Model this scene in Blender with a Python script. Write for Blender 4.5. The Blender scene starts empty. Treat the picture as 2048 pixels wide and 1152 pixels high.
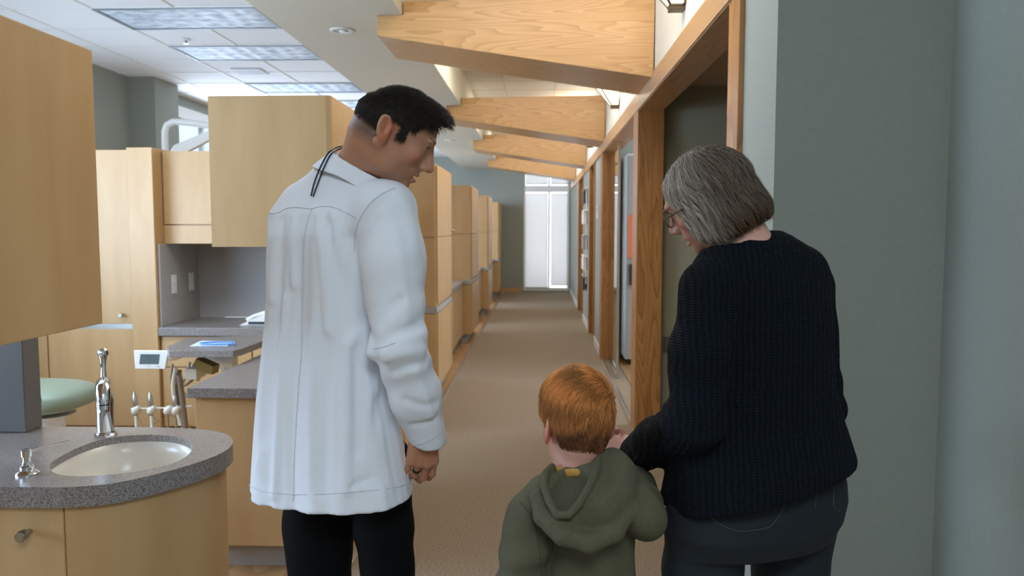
import bpy, bmesh, math, random
import numpy as np
from mathutils import Vector, Matrix, Euler
random.seed(7); RNG = np.random.default_rng(7)
C = bpy.context.scene.collection
SC = bpy.context.scene
# ---------------- camera, world, lights, exposure ----------------
F = 1590.0; PIT = math.atan(121/F); H = 1.47; YW = math.atan(55/F*math.cos(PIT))
cam = bpy.data.cameras.new('camera'); camo = bpy.data.objects.new('camera', cam); C.objects.link(camo)
cam.sensor_width = 36; cam.lens = F/2048*36; cam.clip_start = .05; cam.clip_end = 200
camo.location = (0, 0, H); camo.rotation_euler = (math.pi/2-PIT, 0, YW)
SC.camera = camo
cam.dof.use_dof = True; cam.dof.focus_distance = 1.95; cam.dof.aperture_fstop = 5.6
SC.view_settings.view_transform = 'Standard'; SC.view_settings.look = 'None'
SC.view_settings.gamma = 1; SC.view_settings.use_curve_mapping = False
SC.view_settings.exposure = 0.38
w = bpy.data.worlds.new('world'); SC.world = w; w.use_nodes = True
nt = w.node_tree; bg = nt.nodes['Background']
bg.inputs[0].default_value = (.62, .76, 1, 1); bg.inputs[1].default_value = 1.2
def area(name, loc, rot, sx, sy, power, col):
    l = bpy.data.lights.new(name, 'AREA'); l.shape = 'RECTANGLE'; l.size = sx; l.size_y = sy
    l.energy = power; l.color = col
    o = bpy.data.objects.new(name, l); C.objects.link(o); o.location = loc; o.rotation_euler = rot
    return o
DAY = (.64, .79, 1); WARM = (1, .80, .56)
HP = math.pi/2
# daylight through the left hand windows
area('window_daylight', (-4.25, 2.2, 1.75), (0, -HP-.5, 0), 1.9, 3.2, 215, (.58, .76, 1))
area('window_daylight', (-4.25, 10.4, 1.95), (0, -HP, 0), 1.6, 2.6, 120, DAY)
area('window_daylight', (-4.25, 14.6, 1.95), (0, -HP, 0), 1.6, 2.6, 130, DAY)
# end window
area('window_daylight', (.17, 18.7, 1.5), (-HP, 0, 0), 1.6, 3.0, 52, (.88, .93, 1))
# area lamps set under the closed raised corridor ceiling for its bright cove
for y in (3.6, 7.0, 10.4, 13.8):
    area('cove_daylight', (-.1, y, 3.14), (0, 0, 0), 1.1, 1.2, 19, (1, .95, .86))
area('cove_daylight', (-.1, 16.0, 3.14), (0, 0, 0), 1.1, .8, 9, (1, .95, .86))
# unseen ceiling lamps added to light the near walls, figures and bay
area('troffer_light', (.3, -1.2, 3.10), (0, 0, 0), 1.2, 1.2, 58, (.78, .88, 1))
area('window_bounce_light', (-4.2, 6.3, 1.6), (0, -HP-.5, 0), 1.2, 1.6, 30, (.6, .78, 1))  # added lamp tilted up before the solid left wall, no window there
area('troffer_light', (-2.6, 3.6, 3.02), (0, 0, 0), 1.2, .6, 22, (.86, .92, 1))  # added fill over the bay, no light panel at this spot

# ---------------- layout helpers ----------------
_fw = np.array([-math.sin(YW)*math.cos(PIT), math.cos(YW)*math.cos(PIT), -math.sin(PIT)])
_rt = np.array([math.cos(YW), math.sin(YW), 0.]); _up = np.cross(_rt, _fw)
def ray(u, v): return _fw+(u-1024)/F*_rt+(576-v)/F*_up
def at(u, v, Y): r = ray(u, v); return Vector(np.array([0, 0, H])+r*Y/r[1])
def az(u, v, Z): r = ray(u, v); return Vector(np.array([0, 0, H])+r*(Z-H)/r[2])

# ---------------- object helpers ----------------
def props(o, label=None, cat=None, group=None, kind=None):
    if label: o['label'] = label
    if cat: o['category'] = cat
    if group: o['group'] = group
    if kind: o['kind'] = kind
    return o
def thing(name, label, cat, loc=(0, 0, 0), rz=0, group=None):
    o = bpy.data.objects.new(name, None); C.objects.link(o); o.empty_display_size = .05
    o.location = loc; o.rotation_euler = (0, 0, rz)
    return props(o, label, cat, group)
class MB:
    def __init__(s): s.bm = bmesh.new()
    def box(s, x0, x1, y0, y1, z0, z1, bev=0, seg=2):
        vs = [s.bm.verts.new(p) for p in [(x0,y0,z0),(x1,y0,z0),(x1,y1,z0),(x0,y1,z0),(x0,y0,z1),(x1,y0,z1),(x1,y1,z1),(x0,y1,z1)]]
        fs = [s.bm.faces.new([vs[i] for i in q]) for q in [(3,2,1,0),(4,5,6,7),(0,1,5,4),(1,2,6,5),(2,3,7,6),(3,0,4,7)]]
        if bev:
            es = list({e for f in fs for e in f.edges})
            bmesh.ops.bevel(s.bm, geom=es, offset=bev, segments=seg, affect='EDGES', profile=.6)
        return s
    def prism(s, pts, z0, z1, axis='z', bev=0, seg=2):
        def m(p, h):
            if axis == 'z': return (p[0], p[1], h)
            if axis == 'y': return (p[0], h, p[1])
            return (h, p[0], p[1])
        a = [s.bm.verts.new(m(p, z0)) for p in pts]; b = [s.bm.verts.new(m(p, z1)) for p in pts]
        n = len(pts); fs = [s.bm.faces.new(a[::-1]), s.bm.faces.new(b)]
        for i in range(n): fs.append(s.bm.faces.new([a[i], a[(i+1) % n], b[(i+1) % n], b[i]]))
        if bev:
            es = list({e for f in fs[:2] for e in f.edges})
            bmesh.ops.bevel(s.bm, geom=es, offset=bev, segments=seg, affect='EDGES', profile=.6)
        return s
    def tube(s, pts, r, n=12, caps=True):
        pts = [Vector(p) for p in pts]; rs = r if hasattr(r, '__len__') else [r]*len(pts)
        rings = []; up = None
        for i, p in enumerate(pts):
            d = (pts[min(i+1, len(pts)-1)]-pts[max(i-1, 0)]).normalized()
            if up is None: up = Vector((0, 0, 1)) if abs(d.z) < .9 else Vector((1, 0, 0))
            u = (up-d*up.dot(d)).normalized(); v = d.cross(u); up = u
            rings.append([s.bm.verts.new(p+(u*math.cos(t)+v*math.sin(t))*rs[i]) for t in [2*math.pi*k/n for k in range(n)]])
        for a, b in zip(rings, rings[1:]):
            for k in range(n): s.bm.faces.new([a[k], a[(k+1) % n], b[(k+1) % n], b[k]])
        if caps: s.bm.faces.new(rings[0][::-1]); s.bm.faces.new(rings[-1])
        return s
    def lathe(s, prof, o=(0, 0, 0), n=24, axis=None, sx=1, sy=1):
        M = Matrix.Translation(Vector(o))
        if axis is not None: M = M @ Vector(axis).normalized().to_track_quat('Z', 'Y').to_matrix().to_4x4()
        rings = []
        for r, z in prof:
            rings.append([s.bm.verts.new(M @ Vector((r*math.cos(t)*sx, r*math.sin(t)*sy, z))) for t in [2*math.pi*k/n for k in range(n)]])
        for a, b in zip(rings, rings[1:]):
            for k in range(n): s.bm.faces.new([a[k], a[(k+1) % n], b[(k+1) % n], b[k]])
        s.bm.faces.new(rings[0][::-1]); s.bm.faces.new(rings[-1])
        return s
    def build(s, name, mat, parent=None, smooth=False, label=None):
        bmesh.ops.recalc_face_normals(s.bm, faces=s.bm.faces)
        me = bpy.data.meshes.new(name); s.bm.to_mesh(me); s.bm.free()
        if smooth:
            me.polygons.foreach_set('use_smooth', [True]*len(me.polygons))
            if smooth != 'all':
                try: me.set_sharp_from_angle(angle=math.radians(40))
                except Exception: pass
        o = bpy.data.objects.new(name, me); C.objects.link(o); me.materials.append(mat)
        if parent: o.parent = parent
        if label: o['label'] = label
        return o
def struct(name, mb, mat): return props(mb.build(name, mat), kind='structure')
def copy_tree(o, parent=None, label=None):
    c = o.copy(); C.objects.link(c)
    if parent: c.parent = parent
    if label: c['label'] = label
    for ch in list(o.children): copy_tree(ch, c)
    return c

# ---------------- materials ----------------
def mat(name, col, rough=.6, metal=0, spec=.5, **kw):
    m = bpy.data.materials.new(name); m.use_nodes = True
    b = m.node_tree.nodes['Principled BSDF']
    b.inputs['Base Color'].default_value = (*col, 1); b.inputs['Roughness'].default_value = rough
    b.inputs['Metallic'].default_value = metal; b.inputs['Specular IOR Level'].default_value = spec
    for k, v in kw.items(): b.inputs[k.replace('_', ' ')].default_value = v
    return m
def N(m, t, **kw):
    n = m.node_tree.nodes.new(t)
    for k, v in kw.items():
        if k.startswith('i_'):
            n.inputs[int(k[2:]) if k[2:].isdigit() else k[2:].replace('_', ' ')].default_value = v
        else: setattr(n, k, v)
    return n
def L(m, a, b): m.node_tree.links.new(a, b)
def coords(m, scale=(1, 1, 1), rot=(0, 0, 0)):
    tc = N(m, 'ShaderNodeTexCoord'); mp = N(m, 'ShaderNodeMapping')
    mp.inputs['Scale'].default_value = scale; mp.inputs['Rotation'].default_value = rot
    L(m, tc.outputs['Object'], mp.inputs[0]); return mp.outputs[0]
def ramp(m, fac, stops):
    r = N(m, 'ShaderNodeValToRGB'); e = r.color_ramp.elements
    while len(e) < len(stops): e.new(.5)
    for q, (p, c) in zip(e, stops): q.position = p; q.color = (*c, 1)
    L(m, fac, r.inputs[0]); return r.outputs[0]
def bump(m, h, st=.3, d=.002):
    b = N(m, 'ShaderNodeBump'); b.inputs['Strength'].default_value = st; b.inputs['Distance'].default_value = d
    L(m, h, b.inputs['Height']); L(m, b.outputs[0], m.node_tree.nodes['Principled BSDF'].inputs['Normal'])
def noisy(name, c1, c2, scale, rough=.6, det=4, st=(.4, .6), vec=(1, 1, 1), bst=0, bd=.002, **kw):
    m = mat(name, c1, rough, **kw); v = coords(m, vec)
    n = N(m, 'ShaderNodeTexNoise', i_Scale=scale, i_Detail=det); L(m, v, n.inputs['Vector'])
    c = ramp(m, n.outputs[0], [(st[0], c1), (st[1], c2)]); L(m, c, m.node_tree.nodes['Principled BSDF'].inputs['Base Color'])
    if bst: bump(m, n.outputs[0], bst, bd)
    return m
def wood(name, c1, c2, c3, axis, grain=2.1, rough=.35, wav=1.3):
    """grain lines running along axis; wave rings distorted by noise give the cathedral figure"""
    m = mat(name, c1, rough)
    st = {'x': (.09, .6, 1), 'y': (.6, .09, 1), 'z': (1, .6, .09)}[axis]
    v = coords(m, st)
    n0 = N(m, 'ShaderNodeTexNoise', i_Scale=2.2*grain, i_Detail=2, i_Roughness=.5); L(m, v, n0.inputs['Vector'])
    mul = N(m, 'ShaderNodeMath', operation='MULTIPLY', i_1=wav*22.); L(m, n0.outputs[0], mul.inputs[0])
    sn = N(m, 'ShaderNodeMath', operation='FRACT'); L(m, mul.outputs[0], sn.inputs[0])
    st2 = {'x': (.03, 1, 1), 'y': (1, .03, 1), 'z': (1, 1, .03)}[axis]
    v2 = coords(m, st2)
    n1 = N(m, 'ShaderNodeTexNoise', i_Scale=170., i_Detail=3, i_Roughness=.6); L(m, v2, n1.inputs['Vector'])
    mx = N(m, 'ShaderNodeMix', data_type='FLOAT'); mx.inputs[0].default_value = .5
    L(m, sn.outputs[0], mx.inputs[2]); L(m, n1.outputs[0], mx.inputs[3])
    c = ramp(m, mx.outputs[0], [(.25, c1), (.55, c2), (.85, c3)])
    L(m, c, m.node_tree.nodes['Principled BSDF'].inputs['Base Color'])
    bump(m, n1.outputs[0], .06, .001)
    return m
maple = noisy('maple_laminate', (.52, .325, .15), (.57, .375, .185), 7, .38, 6, (.35, .65), (1.2, 1.2, .25))
mapleL = maple
oakX = wood('oak_x', (.58, .35, .16), (.54, .315, .135), (.42, .22, .085), 'x')
oakY = wood('oak_y', (.52, .31, .15), (.48, .27, .12), (.36, .19, .075), 'y')
oakZ = wood('oak_z', (.44, .20, .058), (.38, .165, .045), (.22, .085, .022), 'z')
sage = noisy('sage_paint', (.295, .315, .275), (.305, .325, .285), 60, .75, 2, bst=.05)
cream = mat('cream_paint', (.74, .70, .60), .8)
soffitm = mat('soffit_paint', (.62, .60, .50), .85)
white = mat('white_paint', (.80, .80, .78), .7)
greyd = noisy('dark_grey_laminate', (.15, .14, .135), (.17, .16, .155), 200, .5)
greyp = noisy('grey_laminate', (.37, .36, .35), (.40, .39, .38), 200, .6)
carpet = noisy('loop_carpet', (.15, .108, .07), (.34, .265, .185), 150, .95, 4, (.38, .62), bst=.6, bd=.004)
vinyl = wood('vinyl_plank', (.42, .24, .11), (.36, .20, .085), (.25, .13, .05), 'y', 1., .3)
chrome = mat('chrome', (.72, .73, .75), .07, 1)
nickel = mat('brushed_nickel', (.45, .44, .42), .32, 1)
steel = mat('steel_strip', (.62, .62, .62), .28, 1)
plast = mat('white_plastic', (.78, .78, .76), .35)
beigeP = mat('beige_plastic', (.55, .50, .42), .4)
darkP = mat('dark_plastic', (.03, .03, .035), .4)
tanhose = mat('tan_hose', (.26, .19, .12), .5)
# speckled solid surface worktop
gran = mat('speckled_worktop', (.3, .28, .27), .28)
v = coords(gran)
n1 = N(gran, 'ShaderNodeTexVoronoi', i_Scale=420.); L(gran, v, n1.inputs['Vector'])
n2 = N(gran, 'ShaderNodeTexNoise', i_Scale=260., i_Detail=3); L(gran, v, n2.inputs['Vector'])
mx = N(gran, 'ShaderNodeMix', data_type='FLOAT'); mx.inputs[0].default_value = .6
sp = N(gran, 'ShaderNodeSeparateColor'); L(gran, n1.outputs['Color'], sp.inputs[0])
L(gran, sp.outputs[0], mx.inputs[2]); L(gran, n2.outputs[0], mx.inputs[3])
L(gran, ramp(gran, mx.outputs[0], [(.30, (.10, .085, .08)), (.45, (.23, .205, .195)), (.62, (.30, .275, .265)), (.78, (.42, .40, .39))]), gran.node_tree.nodes['Principled BSDF'].inputs['Base Color'])
tile = noisy('ceiling_tile', (.82, .83, .85), (.88, .89, .91), 300, .9, 2, bst=.2)
glassm = mat('clear_glass', (.9, .97, .95), .02, 0, .5); gb = glassm.node_tree.nodes['Principled BSDF']
gb.inputs['Transmission Weight'].default_value = 1; gb.inputs['IOR'].default_value = 1.45
def emis(name, col, st):
    m = bpy.data.materials.new(name); m.use_nodes = True; b = m.node_tree.nodes['Principled BSDF']
    b.inputs['Base Color'].default_value = (*[min(1, c) for c in col], 1)
    b.inputs['Emission Color'].default_value = (*col, 1); b.inputs['Emission Strength'].default_value = st
    return m

# ---------------- shell ----------------
ZS, ZC, ZT = 2.77, 3.17, 3.06       # soffit, raised corridor ceiling, tile ceiling
XW = .70; YE = 17.95
f = MB(); f.box(-.83, 4.2, -2.0, YE, -.05, 0); struct('floor', f, carpet)
f = MB(); f.box(-4.5, -.83, -2.0, YE, -.05, 0); struct('floor_bay', f, vinyl)
s = MB(); s.box(-.845, -.815, .6, YE, 0, .008, .002); props(s.build('transition_strip', steel), 'long metal strip where the carpet meets the bay floor', 'floor strip')
# tile ceiling over the bays
s = MB(); s.box(-4.5, -1.70, -2, YE, ZT, ZT+.1); struct('ceiling', s, tile)
gy0 = 5.80
s = MB()
for k in range(-13, 21):
    y = gy0+.6*k
    if y < YE: s.box(-4.35, -1.70, y-.012, y+.012, ZT-.006, ZT+.001)
for x in (-3.875, -3.265, -2.655, -2.045): s.box(x-.012, x+.012, -2, YE, ZT-.007, ZT+.001)
struct('trim_1', s, white)
# soffit between bays and corridor: underside plus both faces
s = MB(); s.box(-1.69, -.845, -2, YE, ZS, ZC+.05); struct('ceiling_soffit', s, soffitm)
s = MB(); s.box(-.845, 3.0, -2, YE, ZC, ZC+.1); struct('ceiling_corridor', s, white)
s = MB()
for k in range(0, 26):
    y = 2.2+.6*k; s.box(-.845, XW, y-.01, y+.01, ZC-.004, ZC+.001)
for x in (-.42, .19): s.box(x-.01, x+.01, 0, YE, ZC-.005, ZC+.001)
struct('trim_2', s, cream)
# left outside wall with window openings
def wall_x(name, x0, x1, y0, y1, z0, z1, holes, m):
    """wall slab between x0,x1 with rectangular holes (ya,yb,za,zb) sorted by ya"""
    s = MB(); y = y0
    for (a, b, c, d) in holes:
        if a > y: s.box(x0, x1, y, a, z0, z1)
        if c > z0: s.box(x0, x1, a, b, z0, c)
        if d < z1: s.box(x0, x1, a, b, d, z1)
        y = b
    if y < y1: s.box(x0, x1, y, y1, z0, z1)
    return struct(name, s, m)
wall_x('wall_left', -4.5, -4.35, -2, YE, 0, ZT, [(.5, 3.9, .9, 2.75), (9.15, 11.6, .9, 2.93), (13.2, 15.9, .9, 2.93)], sage)
s = MB(); s.box(-4.35, -4.07, 8.40, 8.95, 0, ZT); struct('wall_column', s, sage)
for i, (a, b, z1) in enumerate([(.5, 3.9, 2.75), (9.15, 11.6, 2.93), (13.2, 15.9, 2.93)]):
    s = MB()
    z0 = .9
    for y in (a, (a+b)/2-.03, b-.06): s.box(-4.46, -4.40, y, y+.06, z0, z1)
    for z in (z0, z1-.06): s.box(-4.46, -4.40, a, b, z, z+.06)
    s.box(-4.35, -4.28, a-.05, b+.05, z0-.04, z0)
    s.box(-4.42, -4.33, a, b, z1-.14, z1)
    struct('window_%d' % (i+1), s, white)
    s = MB(); s.box(-4.435, -4.425, a, b, z0, z1); struct('window_%d_pane' % (i+1), s, glassm)
# end wall with shaded window
def wall_y(name, y0, y1, x0, x1, z0, z1, holes, m):
    s = MB(); x = x0
    for (a, b, c, d) in holes:
        if a > x: s.box(x, a, y0, y1, z0, z1)
        if c > z0: s.box(a, b, y0, y1, z0, c)
        if d < z1: s.box(a, b, y0, y1, d, z1)
        x = b
    if x < x1: s.box(x, x1, y0, y1, z0, z1)
    return struct(name, s, m)
wall_y('wall_far', YE, YE+.15, -4.5, 4.2, 0, ZC, [(-.36, .66, .05, 2.72)], sage)
s = MB()
for x in (-.36, .19, .62): s.box(x, x+.045, YE+.04, YE+.10, .05, 2.72)
for z, h in ((.05, .06), (2.26, .15), (2.66, .06)): s.box(-.36, .66, YE+.03, YE+.10, z, z+h)
struct('window_4', s, white)
s = MB(); s.box(-.36, .66, YE+.11, YE+.12, .05, 2.72); struct('window_4_pane', s, glassm)
shade_m = mat('shade_cloth', (.80, .76, .72), .9); sb = shade_m.node_tree.nodes['Principled BSDF']
sb.inputs['Transmission Weight'].default_value = 0
tr = N(shade_m, 'ShaderNodeBsdfTranslucent'); tr.inputs[0].default_value = (.95, .92, .93, 1)
ms = N(shade_m, 'ShaderNodeMixShader'); ms.inputs[0].default_value = .55
L(shade_m, sb.outputs[0], ms.inputs[1]); L(shade_m, tr.outputs[0], ms.inputs[2])
L(shade_m, ms.outputs[0], shade_m.node_tree.nodes['Material Output'].inputs[0])
for (x0, x1, z0, z1, lab) in [(-.325, .185, .10, 2.24, 'tall pale roller shade on the left half of the far corridor window'), (.255, .63, .16, 2.24, 'narrower pale roller shade on the right half of the far corridor window'),
                              (-.31, .185, 2.43, 2.71, 'short upper shade at the left of the far window, above the crossbar'), (.25, .63, 2.43, 2.71, 'short upper shade at the right of the far window, above the crossbar')]:
    t = thing('roller_shade', lab, 'window shade', ((x0+x1)/2, YE+.02, z0), 0, 'roller shades on the far window')
    w2 = (x1-x0)/2; s = MB(); s.box(-w2, w2, -.002, .002, .02, z1-z0); s.build('shade_cloth', shade_m, t)
    s = MB(); s.box(-w2, w2, -.008, .008, 0, .022, .003); s.build('hem_bar', beigeP, t)
s = MB(); s.box(-.95, -.40, YE-.02, YE, 0, .11); struct('baseboard_far', s, oakX)
# bright outdoors past the windows: hedge seen through the panes
leafm = noisy('hedge_leaves', (.10, .22, .06), (.32, .45, .20), 14, .8, 4)
def bush(x, y, z, r, lab):
    s = MB(); bmesh.ops.create_icosphere(s.bm, subdivisions=4, radius=r, matrix=Matrix.Translation((x, y, z)))
    for v in s.bm.verts:
        d = (v.co-Vector((x, y, z))); k = 1+.18*math.sin(v.co.x*9+v.co.z*7)*math.cos(v.co.y*8)+random.uniform(-.06, .06); v.co = Vector((x, y, z))+d*k
    return props(s.build('bush', leafm), lab, 'bush')
bush(-6.6, 11.6, 1.5, 1.3, 'green bush outdoors beyond the left hand window above the cabinets')
bush(.0, 21.5, 1.0, 1.0, 'green bush outdoors glimpsed beside the far corridor shades')
s = MB(); s.box(-14, -4.6, -4, 30, -.3, -.25); s.box(-4.6, 6, YE+.3, 30, -.3, -.25); struct('ground_outside', s, mat('paving', (.35, .36, .34), .9))

# right wall, openings with oak frames
HB, HT = 2.29, 2.41
ops = [(2.90, 5.66), (5.90, 8.82), (10.1, 11.05), (12.75, 14.2)]
s = MB(); ys = 2.42
for a, b in ops:
    s.box(XW, XW+.15, ys, a, 0, HB); ys = b
s.box(XW, XW+.15, ys, YE, 0, HB); struct('wall_right', s, sage)
s = MB(); s.box(XW, XW+.15, 2.42, YE, HB, ZC); struct('wall_right_upper', s, cream)
s = MB(); s.box(XW+.15, 1.36, 2.42, 2.57, 0, ZC+.02); struct('wall_return', s, sage)
s = MB(); s.box(1.21, 1.36, -2, 2.42, 0, ZC+.02); struct('wall_near', s, sage)
s = MB(); s.box(.682, .705, 2.80, YE, HB, HT, .003); s.box(.69, .86, 2.80, 17.9, HB-.005, HB+.02); struct('trim_header', s, oakY)
def frame(n, boards):
    s = MB()
    for b in boards: s.box(*b, .003)
    return struct('door_%d_frame' % n, s, oakZ)
frame(1, [(.68, .87, 2.80, 2.90, 0, HB), (.69, .855, 2.899, 3.0, 0, HB)])
frame(2, [(.685, .868, 5.65, 5.905, 0, HB)])
frame(3, [(.685, .86, 8.80, 9.061, 0, HB)])
frame(4, [(.685, .86, 10.04, 10.12, 0, HB), (.685, .86, 11.03, 11.16, 0, HB)])
frame(5, [(.685, .86, 12.70, 12.78, 0, HB), (.685, .86, 14.1, 14.36, 0, HB)])
s = MB()
for a, b in [(9.06, 10.04), (11.16, 12.7), (14.36, YE)]: s.box(XW-.012, XW, a, b, 0, .10)
struct('baseboard_right', s, mat('pale_baseboard', (.62, .58, .50), .6))
s = MB(); s.box(-4.5, 1.36, -2.15, -2.0, 0, ZC); struct('wall_rear', s, sage)
# rooms behind the openings
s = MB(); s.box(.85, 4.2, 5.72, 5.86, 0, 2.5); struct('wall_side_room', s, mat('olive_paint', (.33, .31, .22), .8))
s = MB(); s.box(4.2, 4.35, 2.4, YE, 0, ZC); struct('wall_side_rooms_back', s, sage)
s = MB(); s.box(.85, 4.2, 9.7, 9.85, 0, 2.9); s.box(.85, 4.2, 12.0, 12.12, 0, 2.9); struct('wall_side_rooms_partition', s, sage)
s = MB(); s.box(1.36, 4.2, 2.42, 2.57, 0, 2.9); struct('wall_side_room_near', s, sage)
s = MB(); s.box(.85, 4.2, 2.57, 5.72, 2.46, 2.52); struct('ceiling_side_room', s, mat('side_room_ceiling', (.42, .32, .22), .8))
s = MB(); s.box(.85, 4.2, 5.86, YE, 2.9, 2.96); struct('ceiling_side_rooms', s, white)
s = MB(); s.box(.86, 4.2, 5.86, 9.7, 0, .006); struct('floor_side_room', s, vinyl)
area('side_room_window_light', (3.9, 7.6, 1.7), (0, HP, 0), 1.6, 1.6, 90, (.8, .88, 1))
area('side_room_lamp', (2.2, 4.2, 2.44), (0, 0, 0), .2, .2, .6, WARM)
# glass sidelight between post and sliding edge
t = thing('glass_panel', 'tall clear glass panel standing beyond the second oak post on the right', 'glass panel', (.76, 8.25, 0))
s = MB(); s.box(-.005, .005, -.55, .55, .03, HB-.04); s.build('pane', glassm, t)
s = MB(); s.box(-.012, .012, -.57, -.54, .01, HB-.02); s.box(-.012, .012, -.54, .55, .0, .035); s.build('metal_edge', steel, t)
s = MB(); s.box(.69, .72, 5.9, 8.8, 0, .012, .003); props(s.build('door_track', steel), 'metal floor track running under the glass panel in the right wall', 'door track')
# ---------------- roof beams ----------------
BT = [4.96, 8.60, 12.0, 15.4]
ords = ['nearest and largest tapered oak ceiling beam spanning the corridor', 'second tapered oak ceiling beam, just behind the largest one',
        'third tapered oak ceiling beam from the front', 'farthest visible tapered oak ceiling beam, close to the end window']
proto = None
for i, y in enumerate(BT):
    if proto is None:
        s = MB(); s.prism([(-1.0, 2.755), (-1.0, 2.645), (.69, 2.385), (.695, 2.87), (-.838, 2.85), (-.838, 2.768), (-1.0, 2.768)], 0, .66, 'y')
        proto = o = s.build('ceiling_beam', oakX)
    else: o = proto.copy(); C.objects.link(o)
    o.location = (0, y, 0); props(o, ords[i], 'ceiling beam', 'tapered oak ceiling beams')
# wall sconces above the header
lampm = emis('sconce_glass', (1, .80, .52), 2.6); bronze = mat('aged_bronze', (.16, .12, .08), .4, .8)
labs = ['wedge shaped glass wall sconce at the very top, before the nearest beam', 'lit wedge shaped wall sconce between the first and second beams',
        'small lit wall sconce between the second and third beams', 'tiny lit wall sconce between the third and fourth beams']
proto = None
for i, y in enumerate((3.98, 7.15, 10.6, 14.0)):
    loc = (XW, y, 2.54)
    if proto is None:
        t = proto = thing('wall_sconce', labs[0], 'wall lamp', loc, 0, 'corridor wall sconces')
        s = MB(); b = s.bm
        lo = [(-.0, -.030, 0), (-.07, -.030, 0), (-.07, .030, 0), (-.0, .030, 0)]; hi = [(-.0, -.15, .24), (-.24, -.15, .24), (-.24, .15, .24), (-.0, .15, .24)]
        va = [b.verts.new(p) for p in lo]; vb = [b.verts.new(p) for p in hi]
        b.faces.new(va[::-1])
        for k in range(4): b.faces.new([va[k], va[(k+1) % 4], vb[(k+1) % 4], vb[k]])
        s.build('glass_shade', lampm, t)
        s = MB()
        for k in range(4): s.tube([lo[k], hi[k]], .007, 6); s.tube([hi[k], hi[(k+1) % 4]], .007, 6); s.tube([lo[k], lo[(k+1) % 4]], .009, 6)
        s.box(-.075, -.0, -.034, .034, -.022, -.004, .003); s.build('metal_frame', bronze, t)
        s = MB(); s.box(-.012, 0, -.06, .06, .0, .30, .004); s.build('back_plate', bronze, t)
    else: t = copy_tree(proto, None, labs[i]); t.location = loc
    lt = bpy.data.lights.new('sconce_bulb', 'POINT'); lt.energy = 8; lt.color = WARM; lt.shadow_soft_size = .06
    lo_ = bpy.data.objects.new('sconce_bulb', lt); C.objects.link(lo_); lo_.location = (XW-.13, y, 2.83)
# troffers in the tile ceiling
lens = noisy('troffer_lens', (.45, .53, .62), (.70, .77, .86), 9, .55, 2, (.42, .58), (1, 1.6, 1), bst=.5, bd=.02)
tl = ['nearest rectangular ceiling light panel over the bays', 'second ceiling light panel from the front, beyond the sprinkler', 'third ceiling light panel, partly above the central wall cabinet', 'farthest ceiling light panel, just above the man in white']
proto = None
for i, k in enumerate((0, 2, 5, 7)):
    y = gy0+.6*k
    if proto is None:
        t = proto = thing('ceiling_light', tl[0], 'ceiling light', (-2.655, y, ZT), 0, 'troffer lights in the tile ceiling')
        s = MB()
        for a in ((-.6, .6, .0, .025), (-.6, .6, .575, .6)): s.box(a[0], a[1], a[2], a[3], -.014, 0)
        for a in ((-.6, -.575), (.575, .6)): s.box(a[0], a[1], .025, .575, -.014, 0)
        s.build('frame', mat('troffer_frame', (.25, .28, .32), .5), t)
        s = MB(); nx, ny = 44, 18
        g = [[s.bm.verts.new((-.575+1.15*i_/nx, .025+.55*j/ny, -.006-.010*abs(math.sin(i_*math.pi/5.5)*math.sin(j*math.pi/4.5)))) for i_ in range(nx+1)] for j in range(ny+1)]
        for j in range(ny):
            for i_ in range(nx): s.bm.faces.new([g[j][i_], g[j][i_+1], g[j+1][i_+1], g[j+1][i_]])
        s.build('prismatic_lens', lens, t, 'all')
    else: t = copy_tree(proto, None, tl[i]); t.location = (-2.655, y, ZT)
t = thing('sprinkler_head', 'small sprinkler head in the tile ceiling between the first two light panels', 'sprinkler', (-2.99, 6.76, ZT-.001))
s = MB(); s.lathe([(.035, -.002), (.035, -.008), (.02, -.012)], n=16); s.build('escutcheon', white, t, True)
s = MB(); s.lathe([(.012, -.01), (.010, -.03), (.022, -.035), (.022, -.04)], n=12); s.build('nozzle', nickel, t, True)
s = MB()
for k in range(6): s.box(-.15, .15, -.15+.05*k, -.12+.05*k, -.012, -.001)
o = s.build('air_vent', mat('vent_grey', (.62, .64, .66), .6)); o.location = (-2.95, 8.15, ZT-.001); props(o, 'pale square air vent beyond the second ceiling light panel', 'air vent')
def downlight(x, y, z, lab, grp=None):
    t = thing('downlight', lab, 'ceiling light', (x, y, z-.001), 0, grp)
    s = MB(); n = 28
    for r0, r1, z0, z1 in ((.075, .055, -.006, -.004),):
        s.lathe([(.078, 0), (.078, -.006), (.056, -.007), (.054, -.001)], n=n)
    s.build('trim_ring', white, t, True)
    s = MB(); s.lathe([(.054, -.0045), (.02, -.003)], n=n); s.build('reflector', nickel, t, True)
    s = MB(); s.lathe([(.028, -.006), (.024, -.012), (.01, -.016)], o=(.012, 0, 0), n=16); s.build('bulb', plast, t, True)
downlight(-1.31, 5.32, ZS, 'round recessed downlight in the soffit left of the nearest beam', 'soffit downlights')
downlight(-1.345, 12.0, ZS, 'small far recessed downlight in the soffit right of the man in white', 'soffit downlights')
downlight(1.10, 4.30, 2.46, 'recessed downlight seen through the near doorway, in the dark side room')

# ---------------- cabinets ----------------
def knob(parent, x, y, z, d=(0, -1, 0), sc=1):
    s = MB(); s.lathe([(.006*sc, 0), (.006*sc, .014*sc), (.011*sc, .016*sc), (.0115*sc, .034*sc), (.010*sc, .036*sc)], o=(x, y, z), n=16, axis=d)
    return s.build('knob', nickel, parent, True)
T0 = [3.25, 6.62, 10.03, 13.25, 16.7]
P0 = [None, 5.25, 8.68, 12.05, 15.5]
XL, XR = -1.355, -.868
tlab = ['', 'tall maple tower cabinet directly right of the man in white, nearest of the row', 'second tall maple tower cabinet in the corridor row', 'third tall maple tower cabinet in the corridor row', 'farthest tall maple tower cabinet, next to the end wall']
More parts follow.
